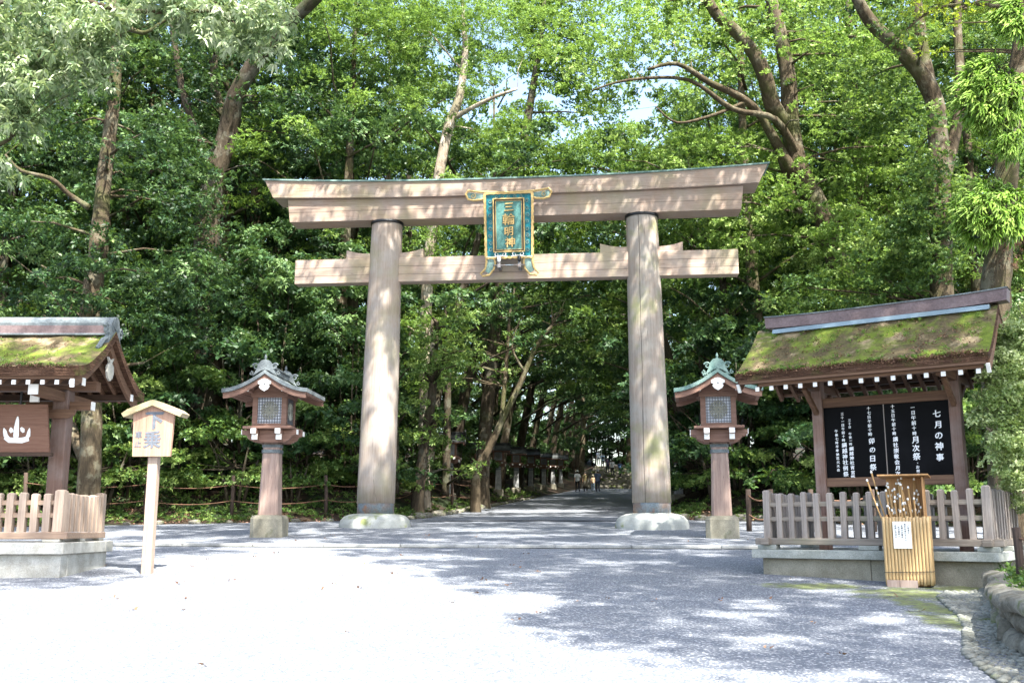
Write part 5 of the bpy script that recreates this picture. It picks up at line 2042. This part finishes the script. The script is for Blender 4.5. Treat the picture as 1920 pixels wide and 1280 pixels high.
rows = [(39.5, 4.6), (43.5, 5.0), (48, 5.2), (53.5, 5.6), (60, 6), (67, 6.5), (76, 7.5), (87, 8.5), (100, 9.5), (116, 11), (135, 13)]
for ri, (y, step) in enumerate(rows):
    W = .53 * y + 4
    x = -W + r_.uniform(0, step)
    while x < W:
        yy = y + r_.uniform(-1.6, 1.6)
        dl, dr = xl(yy) - x, x - xr(yy)
        lim = .5 if y > 86 else (1.4 if y > 50 else 2.2)
        if dl > lim or dr > lim or y > 112:
            c = (x / yy)
            k = r_.choices(range(6), weights=(5, 5, 4, 3, 2.2, 1.6))[0] if c < -.12 else r_.choices(range(6), weights=(2, 3, 4, 4, 4, 1.5))[0]
            s = r_.uniform(.85, 1.15)
            if y <= 44 and c > .1: s *= .92
            # keep the sky gap above the path open
            if .02 < c < .24:
                zmax = H_EYE + .40 * yy
                Hh = (23, 21, 24, 20, 25, 27)[k]
                s = min(s, max(.5, (zmax - gz(x, yy)) / Hh))
            forest_tree(k, x, yy, s)
        x += step * r_.uniform(.8, 1.2)

# trees leaning over the approach path from both banks
ARCH = []
for i, (lm, z0, H) in enumerate((('leaf_dark', 5.4, 16), ('leaf_mid', 5.9, 17))):
    C = crown_clusters(120, z0, H, 4.4, .6, 1.1, 'oval', .1, 60 + i)
    C[:, 0] = C[:, 0] * .95 + 3.4
    C[:, 1] *= 1.15
    C[:, 2] += .05 * (C[:, 0] - 3.4) ** 2 * .5
    cm = foliage('crown', C, M[lm], 50, 6, .18, .05, .5, .4, 1.0, .3)
    tb = MB()
    tb.tube([(0, 0, -.5), (.2, .1, 3), (.9, 0, 6.5), (2.0, .2, 10), (3.2, 0, 14)], [.34, .28, .23, .17, .06], 10, .06)
    for c in list(C)[::12]:
        p = Vector(c[:3])
        s0 = Vector((.9 + .3 * (p.z - 6) * .3, 0, max(4, p.z - 2)))
        tb.tube([s0, s0.lerp(p, .5) + Vector((0, 0, .4)), p], [.08, .05, .02], 5, .05)
    ARCH.append((cm, tb.mesh('trunk', M['bark_dark'], True)))
y = 41.0
i = 0
while y < 136:
    for sd in (-1, 1):
        yy = y + (2.2 if sd > 0 else 0) + r_.uniform(-.7, .7)
        x = xl(yy) - 2.0 if sd < 0 else xr(yy) + 2.2
        cm, tm = ARCH[i % 2]
        s = r_.uniform(.85, 1.1)
        build_tree('leaning_tree', (x, yy, gz(x, yy) - .1), 'tree arching over the shaded approach path beyond the torii' + side(x, yy), 'tree', cm, tm, 'trees arching over the approach path' + side(x, yy), (0 if sd < 0 else math.pi) + r_.uniform(-.4, .4), s)
        i += 1
    y += 6.5

blab = ['leafy dark bush at the foot of the forest', 'mid green bush at the foot of the forest']
for ri, (y0, step, ks) in enumerate(((35.6, 1.7, (0, 1, 3)), (36.6, 2.4, (0, 1)), (38.0, 2.6, (0, 1, 2)), (41, 3.2, (2, 0)))):
    x = -24.0
    while x < 25:
        yy = y0 + (yb(x) - 34) * .9 + r_.uniform(-.6, .6)
        if outside(x, yy) > 1.5:
            k = r_.choice(ks)
            if x < -4 and x > -11 and ri == 0: k = 3
            cm, tm = BUSH[k]
            t = thing('forest_bush', (x, yy, gz(x, yy) - .1), blab[k % 2] + side(x, yy), 'bush', r_.uniform(0, 6), 'bushes at the foot of the forest' + side(x, yy))
            s = r_.uniform(.8, 1.15)
            t.scale = (s, s, s)
            link('stem', tm, t)
            link('crown', cm, t)
        x += step * r_.uniform(.75, 1.25)
for (x, y, k, s_) in ((13.0, 122, 2, 1.5), (16.5, 124, 2, 1.6), (20, 123, 2, 1.5), (10, 124, 0, 1.6), (14.5, 128, 0, 1.8), (18, 130, 2, 1.9), (12.1, 127, 0, 1.5)):
    cm, tm = BUSH[k]
    t = thing('forest_bush', (x, y, gz(x, y) - .1), 'sunlit green bush closing the far end of the approach path above the stairs', 'bush', x, 'bushes closing the far end of the path')
    t.scale = (s_, s_, s_)
    link('stem', tm, t)
    link('crown', cm, t)
# bushes down both sides of the path
for sd in (-1, 1):
    y = 40.0
    while y < 128:
        x = xl(y) - 3.9 if sd < 0 else xr(y) + 2.6
        x += r_.uniform(-.4, .4)
        k = r_.choice((0, 1, 2))
        cm, tm = BUSH[k]
        t = thing('forest_bush', (x, y, gz(x, y) - .1), 'shaded leafy bush beside the approach path beyond the torii' + side(x, y), 'bush', r_.uniform(0, 6), 'bushes beside the approach path' + side(x, y))
        s = r_.uniform(.7, .95)
        t.scale = (s, s, s)
        link('stem', tm, t)
        link('crown', cm, t)
        y += r_.uniform(2.6, 4.2)

# low plants and ferns on the bank
GC = []
for i in range(900):
    x = r_.uniform(-16, 14)
    y = yb(x) + abs(r_.gauss(0, 1.6)) + .35
    if outside(x, y) < .3: continue
    GC.append((x, y, gz(x, y) + .02, r_.uniform(.12, .32)))
for i in range(260):
    y = r_.uniform(34, 70)
    x = xl(y) - .4 - abs(r_.gauss(0, 1.0)) if r_.random() < .55 else xr(y) + .4 + abs(r_.gauss(0, 1.0))
    if outside(x, y) < .3: continue
    GC.append((x, y, gz(x, y) + .02, r_.uniform(.12, .3)))
tag(link('undergrowth', foliage('undergrowth', GC, M['leaf_mid'], 90, 5, .11, .022, .9, .2, .8, .3, 1.2)), 'low green undergrowth along the forest edge', 'undergrowth', None, 'stuff')
# fallen leaves on the bank
FL = [(r_.uniform(-16, 14), 0, 0, r_.uniform(.2, .6)) for _ in range(700)]
FL = [(x, yb(x) + .2 + abs(r_.gauss(0, 2.2)), 0, s) for x, _, _, s in FL]
FL = [(x, y, gz(x, y) + .01, s) for x, y, _, s in FL if outside(x, y) > .1]
tag(link('fallen_leaves', foliage('fallen_leaves', FL, M['needle_brown'], 26, 3, .09, .026, .05, .02, 1.4, .5, 1.5)), 'brown fallen leaves scattered over the forest bank', 'leaf litter', None, 'stuff')


# -- trees one can tell apart in the photograph
def special(name, label, cat, trunk_paths, regions, leafm, bark, leaf=(.15, .033), tips=30, k=6, droop=.3, flat=.5, seed=0, extra=None, limbs_n=8):
    """trunk_paths: lists of (u,v,Y,r). regions: (u,v,Y,ru,rv,n,rmin,rmax) foliage ellipses"""
    q = random.Random(seed)
    base = at(*trunk_paths[0][0][:3])
    base.z = gz(base.x, base.y) - .3
    tb = MB()
    nodes = []
    for pi, path in enumerate(trunk_paths):
        P = [at(u, v, Y) - base for (u, v, Y, _) in path]
        Rr = [p[3] for p in path]
        if pi == 0: P = [Vector((0, 0, 0))] + P if (P[0].z > .1) else P
        if pi == 0 and len(P) > len(Rr): Rr = [Rr[0] * 1.5] + Rr
        # smooth it
        PP, RR = [], []
        for i in range(len(P) - 1):
            p0, p1, p2, p3 = P[max(i - 1, 0)], P[i], P[i + 1], P[min(i + 2, len(P) - 1)]
            for t in (0, .25, .5, .75):
                PP.append(.5 * ((2 * p1) + (-p0 + p2) * t + (2 * p0 - 5 * p1 + 4 * p2 - p3) * t * t + (-p0 + 3 * p1 - 3 * p2 + p3) * t ** 3))
                RR.append(Rr[i] * (1 - t) + Rr[i + 1] * t)
        PP.append(P[-1])
        RR.append(Rr[-1])
        tb.tube(PP, RR, 12, .07)
        nodes += list(zip(PP, RR))
    C = []
    for (u, v, Y, ru, rv, n, r0, r1) in regions:
        for _ in range(n):
            a = q.uniform(0, 6.283)
            m = math.sqrt(q.random())
            p = at(u + ru * m * math.cos(a), v + rv * m * math.sin(a), Y + q.uniform(-1, 1) * ru / FPX * Y * .6) - base
            C.append((p.x, p.y, p.z, q.uniform(r0, r1)))
    T = thing(name, base, label, cat)
    for c in C[:: max(1, len(C) // max(1, limbs_n * 3))]:
        p = Vector(c[:3])
        s0, r0 = min(nodes, key=lambda nn: (nn[0] - p).length + (2 if nn[0].z > p.z else 0))
        mid = s0.lerp(p, .5) + Vector((q.uniform(-.2, .2), q.uniform(-.2, .2), .15))
        rr = min(.06, r0 * .4)
        tb.tube([s0, mid, p], [rr, rr * .6, rr * .25], 5)
    tb.build('trunk', M[bark], T, True)
    if C:
        me = foliage('crown', C, M[leafm], tips, k, leaf[0], leaf[1], flat, droop, 1.0, .3)
        link('crown', me, T)
    return T


special('evergreen_tree', 'tall tree with a long sunlit brown trunk behind the pavilion on the left', 'tree',
        [[(165, 935, 30, .34), (172, 800, 30, .30), (168, 600, 30.5, .30), (182, 480, 30.5, .27), (196, 330, 31, .23), (212, 200, 31, .20), (218, 90, 31, .16), (205, -40, 31, .12)],
         [(218, 90, 31, .12), (235, 55, 30.5, .09), (270, 62, 30, .07), (300, 45, 30, .05), (335, 20, 30, .04)],
         [(168, 390, 30.7, .10), (130, 365, 30.5, .08), (95, 335, 30, .07), (40, 320, 30, .05), (10, 290, 30, .03)],
         [(178, 720, 30, .09), (210, 690, 30.5, .06), (270, 680, 31, .04)],
         [(160, 860, 30, .2), (135, 800, 30.4, .15), (125, 700, 30.8, .12), (130, 600, 31, .09)]],
        [(150, 560, 29, 60, 90, 44, .35, .7), (200, 450, 29.5, 50, 40, 10, .3, .5), (240, 270, 30, 40, 60, 12, .3, .6), (190, 130, 30, 60, 60, 18, .3, .6), (60, 470, 31.5, 100, 70, 26, .5, 1.0), (310, 330, 32, 80, 120, 40, .5, 1.0), (120, 250, 32, 90, 90, 26, .5, .9), (330, 560, 31.5, 100, 90, 40, .5, 1.0), (80, 560, 32.5, 80, 40, 12, .4, .8)],
        'leaf_dark', 'bark', (.16, .036), 30, 6, .4, .5, 1)
special('evergreen_tree', 'old dark tree with a leaning fork above the left end of the torii', 'tree',
        [[(392, 900, 36, .5), (388, 600, 36, .48), (388, 430, 36, .46), (402, 330, 36, .42), (428, 250, 36, .38), (442, 180, 35.5, .33), (490, 100, 35, .28), (545, 40, 34.5, .25), (600, -10, 34, .22)],
         [(428, 240, 36, .2), (400, 150, 36.5, .15), (410, 60, 37, .10), (395, -60, 37, .06)],
         [(404, 330, 36, .16), (350, 200, 36.8, .14), (325, 60, 37, .12), (320, -60, 37, .06)]],
        [(400, 520, 34.6, 70, 130, 70, .4, .8), (350, 330, 35, 60, 90, 40, .4, .8), (430, 330, 35.2, 60, 30, 9, .3, .6), (380, 120, 35.5, 60, 90, 40, .4, .8), (560, 200, 36, 90, 110, 44, .5, 1.0), (480, 560, 35.5, 100, 120, 50, .5, 1.0), (340, 170, 37.5, 90, 120, 26, .5, 1.0)],
        'leaf_dark', 'bark_dark', (.15, .034), 30, 6, .3, .5, 2)
special('slender_tree', 'slender tree with a pale sunlit trunk rising behind the torii lintel', 'tree',
        [[(795, 900, 38.5, .22), (797, 640, 38.5, .22), (805, 480, 38.5, .22), (822, 335, 38, .21), (842, 235, 38, .20), (862, 180, 38, .16), (872, 95, 38, .13), (868, 30, 38, .08), (866, -50, 38, .04)],
         [(845, 225, 38, .13), (880, 205, 37.8, .09), (925, 183, 37.5, .07), (970, 167, 37.3, .05)],
         [(865, 130, 38, .05), (835, 95, 38, .04), (805, 60, 38, .03)]],
        [(860, 30, 37.4, 60, 45, 30, .3, .6), (720, 60, 38, 90, 70, 60, .4, .8), (900, 130, 37.2, 50, 40, 16, .25, .5), (620, 40, 38, 70, 50, 30, .4, .8), (800, 480, 37.6, 50, 60, 30, .3, .6), (800, 660, 37.6, 50, 90, 40, .4, .7), (800, 40, 38.5, 120, 70, 60, .5, .9), (960, 50, 38.8, 110, 80, 70, .5, .9), (700, 130, 39, 70, 80, 30, .4, .8), (930, 250, 39.5, 90, 70, 40, .5, .9)],
        'leaf_light', 'bark_pale', (.12, .022), 44, 7, .25, .5, 3, None, 3)
special('broadleaf_tree', 'tall light green tree behind the plaque, left of the sky opening', 'tree',
        [[(905, 880, 44, .3), (930, 600, 44, .28), (965, 400, 44, .24), (985, 250, 44, .2), (1010, 100, 44, .14), (1020, 0, 44, .1)]],
        [(1050, 70, 44.5, 90, 110, 130, .6, 1.1), (1110, 150, 46, 60, 80, 40, .5, .9), (990, 290, 44.5, 110, 80, 80, .6, 1.1), (1000, 460, 45, 110, 90, 80, .6, 1.1), (950, 0, 45, 100, 50, 40, .6, 1.1)],
        'leaf_light', 'bark_dark', (.15, .042), 32, 6, .25, .5, 33)
special('broadleaf_tree', 'sunlit yellow green tree below the opening of sky right of the plaque', 'tree',
        [[(1225, 880, 56, .3), (1225, 600, 56, .28), (1215, 400, 56, .2), (1210, 280, 56, .12)]],
        [(1200, 290, 56, 130, 50, 100, .8, 1.3), (1310, 230, 57, 60, 60, 30, .7, 1.1), (1190, 420, 57, 130, 90, 90, .9, 1.4), (1090, 560, 60, 110, 120, 90, .9, 1.4), (1060, 330, 58, 60, 60, 30, .8, 1.2)],
        'leaf_light', 'bark_dark', (.17, .05), 28, 6, .25, .5, 34)
special('broadleaf_tree', 'big spreading tree with crooked thick limbs above the right end of the torii', 'tree',
        [[(1600, 860, 36, .5), (1590, 600, 36, .46), (1560, 450, 36, .42), (1530, 380, 36, .38), (1500, 320, 36, .35), (1482, 240, 36, .34), (1478, 150, 36, .30), (1462, 60, 36, .26), (1440, -20, 36, .2)],
         [(1482, 250, 36, .3), (1450, 200, 35.5, .3), (1425, 120, 35, .27), (1385, 65, 35, .24), (1345, 30, 34.7, .2), (1322, -10, 34.5, .17)],
         [(1490, 330, 36, .22), (1440, 240, 35.5, .17), (1400, 190, 35, .14), (1330, 155, 34.5, .11), (1270, 120, 34, .08), (1215, 130, 33.8, .05)],
         [(1500, 300, 36, .16), (1455, 225, 35, .12), (1375, 205, 34.7, .10), (1290, 150, 34.4, .07), (1180, 150, 34.2, .05), (1110, 170, 34, .03)],
         [(1400, 190, 35, .07), (1340, 215, 34.6, .06), (1270, 230, 34.4, .04), (1230, 200, 34.2, .02)],
         [(1500, 400, 36, .14), (1465, 300, 36.3, .12), (1440, 250, 36.5, .09)],
         [(1500, 400, 36.5, .11), (1470, 320, 36.5, .11), (1452, 260, 36.5, .1)]],
        [(1240, 50, 35.5, 140, 60, 90, .4, .9), (1120, 110, 35.5, 60, 50, 16, .4, .8), (1580, 70, 37, 90, 90, 70, .5, 1.0), (1350, 290, 36.5, 110, 45, 50, .4, .8), (1130, 250, 35.5, 60, 50, 16, .3, .7), (1580, 480, 34.8, 70, 90, 60, .4, .8), (1530, 350, 35, 50, 60, 14, .3, .6), (1450, 340, 35, 40, 60, 14, .3, .5), (1480, 60, 34.6, 70, 70, 30, .3, .6), (1400, 110, 34.3, 60, 50, 14, .3, .5), (1560, 200, 34.8, 60, 60, 24, .3, .6), (1250, 130, 35.8, 110, 90, 40, .3, .6), (1640, 300, 37.5, 100, 140, 90, .5, 1.0), (1400, 40, 37.5, 80, 90, 40, .5, .9), (1400, 420, 36.5, 90, 70, 50, .5, .9)],
        'leaf_light', 'bark', (.13, .036), 36, 6, .2, .45, 4, None, 12)
special('broadleaf_tree', 'tree with a mossy trunk arching in from the top right of the forest', 'tree',
        [[(1770, 820, 31, .38), (1765, 500, 31, .34), (1760, 300, 31, .31), (1752, 190, 31, .29), (1720, 130, 30.8, .26), (1680, 85, 30.5, .23), (1640, 50, 30.2, .21), (1608, 0, 30, .18), (1590, -50, 30, .2)],
         [(1758, 230, 31, .25), (1735, 120, 31.3, .2), (1722, 30, 31.5, .18), (1715, -40, 31.6, .16)],
         [(1765, 350, 31, .22), (1800, 200, 31.5, .17), (1795, 50, 32, .14), (1800, -60, 32, .1)]],
        [(1755, 400, 30, 60, 110, 80, .35, .7), (1740, 240, 29.8, 50, 50, 14, .3, .5), (1690, 60, 29.3, 60, 40, 16, .25, .45), (1600, 120, 31, 60, 60, 24, .3, .6), (1660, 200, 32.5, 60, 80, 36, .4, .8), (1700, 480, 31.5, 110, 80, 80, .5, .9), (1850, 120, 33, 90, 130, 60, .5, .9), (1540, 560, 32.5, 100, 50, 60, .4, .8), (1690, 20, 32, 90, 50, 30, .4, .8)],
        'leaf_mid', 'bark', (.13, .038), 34, 6, .2, .45, 5, None, 4)
special('leaning_tree', 'thin leaning tree with a pale mossy trunk between the torii pillars', 'tree',
        [[(893, 890, 40, .17), (915, 845, 40, .15), (940, 790, 40, .13), (975, 720, 40, .11), (1005, 650, 40, .09), (1035, 610, 40, .06)],
         [(940, 790, 40, .1), (948, 700, 40.3, .08), (955, 600, 40.5, .06), (965, 540, 40.5, .04)],
         [(985, 700, 40, .06), (960, 650, 39.8, .04), (975, 600, 39.8, .03)]],
        [(900, 650, 40.5, 80, 90, 26, .4, .9), (1020, 600, 41, 70, 70, 20, .4, .9)],
        'leaf_mid', 'bark', (.12, .03), 30, 6, .3, .5, 6)
special('evergreen_tree', 'dark trunked tree just right of the left torii pillar', 'tree',
        [[(785, 925, 36, .20), (792, 860, 36, .19), (802, 800, 36, .17), (812, 720, 36, .16), (815, 600, 36.2, .14)],
         [(742, 925, 35.5, .12), (742, 800, 35.5, .11), (745, 650, 35.6, .1)],
         [(835, 930, 39, .16), (838, 820, 39, .15), (840, 700, 39, .13)]],
        [(830, 650, 35.5, 70, 90, 50, .4, .8), (790, 790, 35.5, 45, 50, 20, .3, .6), (850, 860, 37, 60, 40, 16, .3, .5)],
        'leaf_mid', 'bark_dark', (.15, .034), 26, 6, .4, .5, 7)
# cedar with fresh needles hanging in at the right
T = special('cedar_tree', 'cedar with bright fresh green needle sprays at the right edge', 'cedar tree',
            [[(1868, 620, 20, .30), (1872, 480, 20, .27), (1890, 300, 20, .22), (1912, 100, 20, .17), (1925, -20, 20, .14)]], [], 'leaf_cedar', 'bark', seed=8)
q = random.Random(3)
o0 = T.location
fg, tn = MB(), []
tw = MB()
for (u, v, cu, cv, ru, rv, n) in ((1862, 180, 1905, 155, 88, 96, 230), (1858, 398, 1905, 372, 92, 80, 250), (1898, 262, 1930, 210, 45, 40, 50), (1905, 35, 1940, 5, 56, 50, 80)):
    for _ in range(n):
        a = q.uniform(0, 6.283)
        m = q.uniform(.05, 1) ** .6
        Yd = 19.3 - .7 * math.sqrt(max(0, 1 - m * m)) + q.uniform(-.2, .3)
        p = at(u + ru * m * math.cos(a) * .72, v + rv * m * math.sin(a) * .72, Yd) - o0
        c0 = at(cu, cv, 19.7) - o0
        d = (p - c0).normalized() * .85 + Vector((-.15, -.25, q.uniform(-.1, .25)))
        d.normalize()
        e1 = d.cross(Vector((0, 1, .3))).normalized()
        e2 = d.cross(e1)
        t = q.uniform(.2, .75)
        tw.tube([p - d * .35, p, p + d * .1], [.014, .01, .006], 5)
        for k in range(11):
            fa = q.uniform(0, 6.283)
            sp = q.uniform(.1, .75)
            dd = (d + (e1 * math.cos(fa) + e2 * math.sin(fa)) * sp).normalized()
            L_ = q.uniform(.16, .32)
            st = p + d * q.uniform(-.12, .12)
            pts = [st + dd * L_ * f + Vector((0, 0, (-.55 * f * f + .2 * f ** 3) * L_)) for f in (0, .2, .4, .6, .8, 1)]
            n0 = len(fg.v)
            fg.tube(pts, [.006, .013, .015, .014, .012, .003], 4, .25)
            tt_ = min(1, max(0, t + q.uniform(-.12, .12)))
            tn += [min(1, tt_ + .06 * (i // 4)) for i in range(len(fg.v) - n0)]
me = fg.mesh('needles', M['leaf_cedar'])
at_ = me.attributes.new('tone', 'FLOAT', 'POINT')
at_.data.foreach_set('value', np.array(tn, dtype=np.float32))
link('needles', me, T)
tw.build('twigs', M['bark'], T)
C = [tuple(at(1895 + q.uniform(-20, 20), 470 + q.uniform(-40, 30), 19.8) - o0) + (.18,) for _ in range(14)]
link('dead_needles', foliage('dead_needles', C, M['needle_brown'], 160, 6, .1, .006, 1.0, .8, .8, .3, -.5), T)

special('maple_tree', 'maple branch with yellow green leaves hanging in at the top right', 'maple tree',
        [[(1990, 500, 24, .16), (1985, 200, 24, .14), (1930, 40, 24, .08), (1850, 10, 24, .05), (1760, 15, 24, .03), (1700, 55, 24, .015)]],
        [(1790, 20, 24, 110, 28, 26, .25, .5), (1720, 85, 24, 40, 18, 7, .15, .3), (1770, 100, 24, 40, 10, 3, .15, .25)], 'leaf_maple', 'bark', (.09, .03), 40, 5, .1, .2, 9)
special('bush', 'pale green bush overlapping the right end of the notice board roof', 'bush',
        [[(1960, 960, 15.5, .07), (1930, 850, 15.2, .05), (1890, 740, 15, .03)], [(1960, 900, 15.5, .05), (1900, 850, 14.8, .03), (1850, 800, 14.6, .015)], [(1950, 900, 15.5, .05), (1940, 700, 15.3, .03), (1920, 600, 15.3, .02)]],
        [(1905, 690, 15.0, 60, 80, 110, .12, .26), (1892, 775, 14.8, 56, 55, 90, .12, .24), (1905, 860, 14.5, 45, 50, 60, .12, .22), (1930, 760, 15.6, 60, 200, 110, .16, .3), (1858, 712, 14.9, 22, 24, 14, .1, .16)],
        'leaf_bush', 'bark_pale', (.062, .017), 330, 6, .1, .6, 10)
# pale broadleaf branches hanging in front at the top left
special('oak_tree', 'evergreen oak with drooping pale leaf sprays hanging in at the top left', 'oak tree',
        [[(-180, 950, 23, .35), (-150, 500, 23, .32), (-110, 200, 23, .26), (-70, -60, 23, .2)],
         [(-120, 250, 23, .14), (-40, 160, 22.8, .1), (60, 110, 22.5, .07), (150, 90, 22.4, .05)],
         [(-130, 350, 23, .1), (-50, 300, 22.8, .07), (20, 260, 22.5, .04)],
         [(-90, 60, 23, .12), (60, -20, 22.8, .09), (230, 20, 22.6, .06), (420, 20, 22.5, .04)]],
        [(100, 40, 22.6, 130, 45, 56, .3, .6), (80, 130, 22.4, 90, 55, 46, .3, .55), (180, 100, 22.4, 50, 60, 26, .25, .45), (20, 210, 22.4, 50, 50, 26, .3, .5), (10, 330, 22.3, 30, 24, 8, .25, .4), (430, 40, 22.6, 110, 40, 46, .3, .55), (480, 90, 22.6, 50, 30, 14, .25, .4), (300, 20, 22.8, 90, 30, 20, .3, .5)],
        'leaf_pale', 'bark', (.20, .034), 34, 7, .9, .7, 11)
# yellowish bright clearing trees far left
for i, (x, y) in enumerate(((-21, 46), (-24, 52))):
    pass

# -- unseen trees beside and behind the viewer, crowns shaped to lay the forecourt shade
LIT = [(-6.6, 13.2), (-6.35, 16.5), (-6.3, 18.5), (-5.6, 20.5), (-5.9, 24.6), (-4.4, 24.6), (-3.2, 19.9), (-.5, 15.2), (.2, 12.9), (-.1, 11.2), (1.2, 9.3), (2.6, 8.3), (3.8, 7.4), (4.4, 6), (4, -12), (-14, -12), (-14, 11.5)]


def inside(x, y, poly):
    c = False
    for i in range(len(poly)):
        (x0, y0), (x1, y1) = poly[i], poly[i - 1]
        if (y0 > y) != (y1 > y) and x < (x1 - x0) * (y - y0) / (y1 - y0) + x0: c = not c
    return c


trees_s = [(13.5, 9, 'tall unseen tree to the right of the viewer, crown shaped to shade the forecourt'), (-17, 13, 'tall unseen tree to the left of the viewer, crown shaped to shade the pavilion'),
           (17.5, 22, 'tall unseen tree on the right, crown shaped to shade the torii'), (-17.5, 24, 'tall unseen tree on the left, crown shaped to shade the torii'), (11.5, -4, 'tall unseen tree behind the viewer, crown shaped to shade the right foreground')]
bins = [[] for _ in trees_s]
q = random.Random(5)
n_try = 0
for _ in range(4600):
    x = q.uniform(-13, 14)
    y = q.uniform(3.5, 39)
    if inside(x, y, LIT): continue
    if x > 6.6 and q.random() < .75: continue
    if x < -9 and y > 18 and q.random() < .8: continue
    # fewer towards the torii so its timber stays dappled; streaky gaps on the ground
    d = .85
    if x < -6: d = .48
    if x > 4 and y > 13: d = .66
    if y > 21: d = .46
    if y > 29: d = .52
    if y < 12 and x > -.2: d = .66
    nz = math.sin(x * .9 + 1.3 * y) * .5 + math.sin(2.1 * x - .8 * y + 2) * .5
    if q.random() > d * (1 + .55 * nz): continue
    z = q.uniform(17.5, 23.5)
    g = SL * y
    t = (z - g) / S.z
    p = Vector((x, y, g)) + S * t
    if p.y > 0 and p.z < H_EYE + .60 * p.y + 1.0:
        z = H_EYE + .60 * p.y + 2.2
        t = (z - g) / S.z
        p = Vector((x, y, g)) + S * t
    i = min(range(len(trees_s)), key=lambda j: math.hypot(trees_s[j][0] - p.x, (trees_s[j][1] - p.y) * 1.3))
    bins[i].append((p.x, p.y, p.z, q.uniform(.45, .95)))
for (tx_, ty_, lb), C in zip(trees_s, bins):
    b0 = Vector((tx_, ty_, SL * ty_ - .2))
    T = thing('unseen_shade_tree', b0, lb, 'tree')
    tb = MB()
    top = 17.0
    tb.tube([(0, 0, 0), (.1, 0, 6), (-.1, .1, 12), (0, 0, top)], [.5, .42, .34, .26], 12, .05)
    C2 = rel(C, b0)
    order = list(C2)
    q.shuffle(order)
    def over_light(*pp):
        for a_, b_ in zip(pp, pp[1:]):
            for f_ in (0, .25, .5, .75, 1):
                g_ = a_.lerp(b_, f_) + b0
                t_ = (g_.z - SL * max(g_.y, 0) - .6) / S.z
                g_ = g_ - S * t_
                if inside(g_.x, g_.y, LIT) or (g_.x < 6 and g_.y < 13): return True
        return False
    mains = order[:24]
    nodes = []
    for c in mains:
        p = Vector(c[:3])
        s0 = Vector((0, 0, q.uniform(13.5, 17)))
        m1 = s0.lerp(p, .35) + Vector((0, 0, 1.5))
        m2 = s0.lerp(p, .7) + Vector((0, 0, 1.0))
        if over_light(s0, m1, m2, p): continue
        tb.tube([s0, m1, m2, p], [.09, .06, .04, .02], 6, .05)
        nodes += [m1, m2, p, m1.lerp(m2, .5), m2.lerp(p, .5)]
    for c in order:
        p = Vector(c[:3])
        if not nodes: break
        s0 = min(nodes, key=lambda n_: (n_ - p).length)
        if (s0 - p).length > 4 or over_light(s0, p): continue
        tb.tube([s0, s0.lerp(p, .5) + Vector((0, 0, .15)), p], [.022, .015, .008], 4)
    tb.build('trunk', M['bark'], T, True)
    link('crown', foliage('crown', C2, M['leaf_mid'], 34, 6, .2, .05, .35, .2, 1.2, .3), T)

for i, (x, y, rr, lb) in enumerate(((7.0, 13.3, .30, 'leafy green plant in the bed beside the dark rope post'), (6.55, 12.3, .24, 'small bright green plant on top of the rounded stone wall'), (6.05, 11.2, .22, 'small leafy plant in the bed near the right picture edge'))):
    t_ = thing('garden_plant', (x, y, .97), lb, 'plant')
    sm_ = MB()
    for k_ in range(7):
        a_ = k_ * .9 + i
        sm_.tube([(0, 0, 0), (.3 * rr * math.cos(a_), .3 * rr * math.sin(a_), rr * .6), (.8 * rr * math.cos(a_), .8 * rr * math.sin(a_), rr * 1.1)], [.007, .005, .003], 5)
    sm_.build('stems', M['bark'], t_)
    cl_ = [(rr * .7 * math.cos(k_ * .9 + i), rr * .7 * math.sin(k_ * .9 + i), rr * (.7 + .4 * (k_ % 3) / 2), rr * .45) for k_ in range(9)]
    link('leaves', foliage('leaves', cl_, M['leaf_light'], 260, 5, .10, .03, .7, .3, .9, .3, .8), t_)
# plants in the bed at the right corner and leaves fallen on the gravel
GC = []
q = random.Random(15)
for i in range(420):
    t = q.random()
    j = min(int(t * 8), 7)
    x = WALL[j][0] + .38 + abs(q.gauss(0, .5))
    y = WALL[j][1] + q.uniform(-.5, .5)
    GC.append((x, y, .98, q.uniform(.07, .2)))
tag(link('ground_cover', foliage('ground_cover', GC, M['leaf_mid'], 160, 5, .07, .016, .8, .2, .9, .3, 1.0)), 'small green plants growing in the bed behind the stone wall', 'ground cover', None, 'stuff')
FL = []
for i in range(90):
    x, y = q.uniform(-8, 6), q.uniform(8, 32)
    FL.append((x, y, SL * y + .012, .08))
tag(link('scattered_leaves', foliage('scattered_leaves', FL, M['needle_brown'], 1, 1, .06, .018, .02, .0, 1.5, .5, 1.5)), 'a few dry leaves scattered over the gravel forecourt', 'leaves', None, 'stuff')
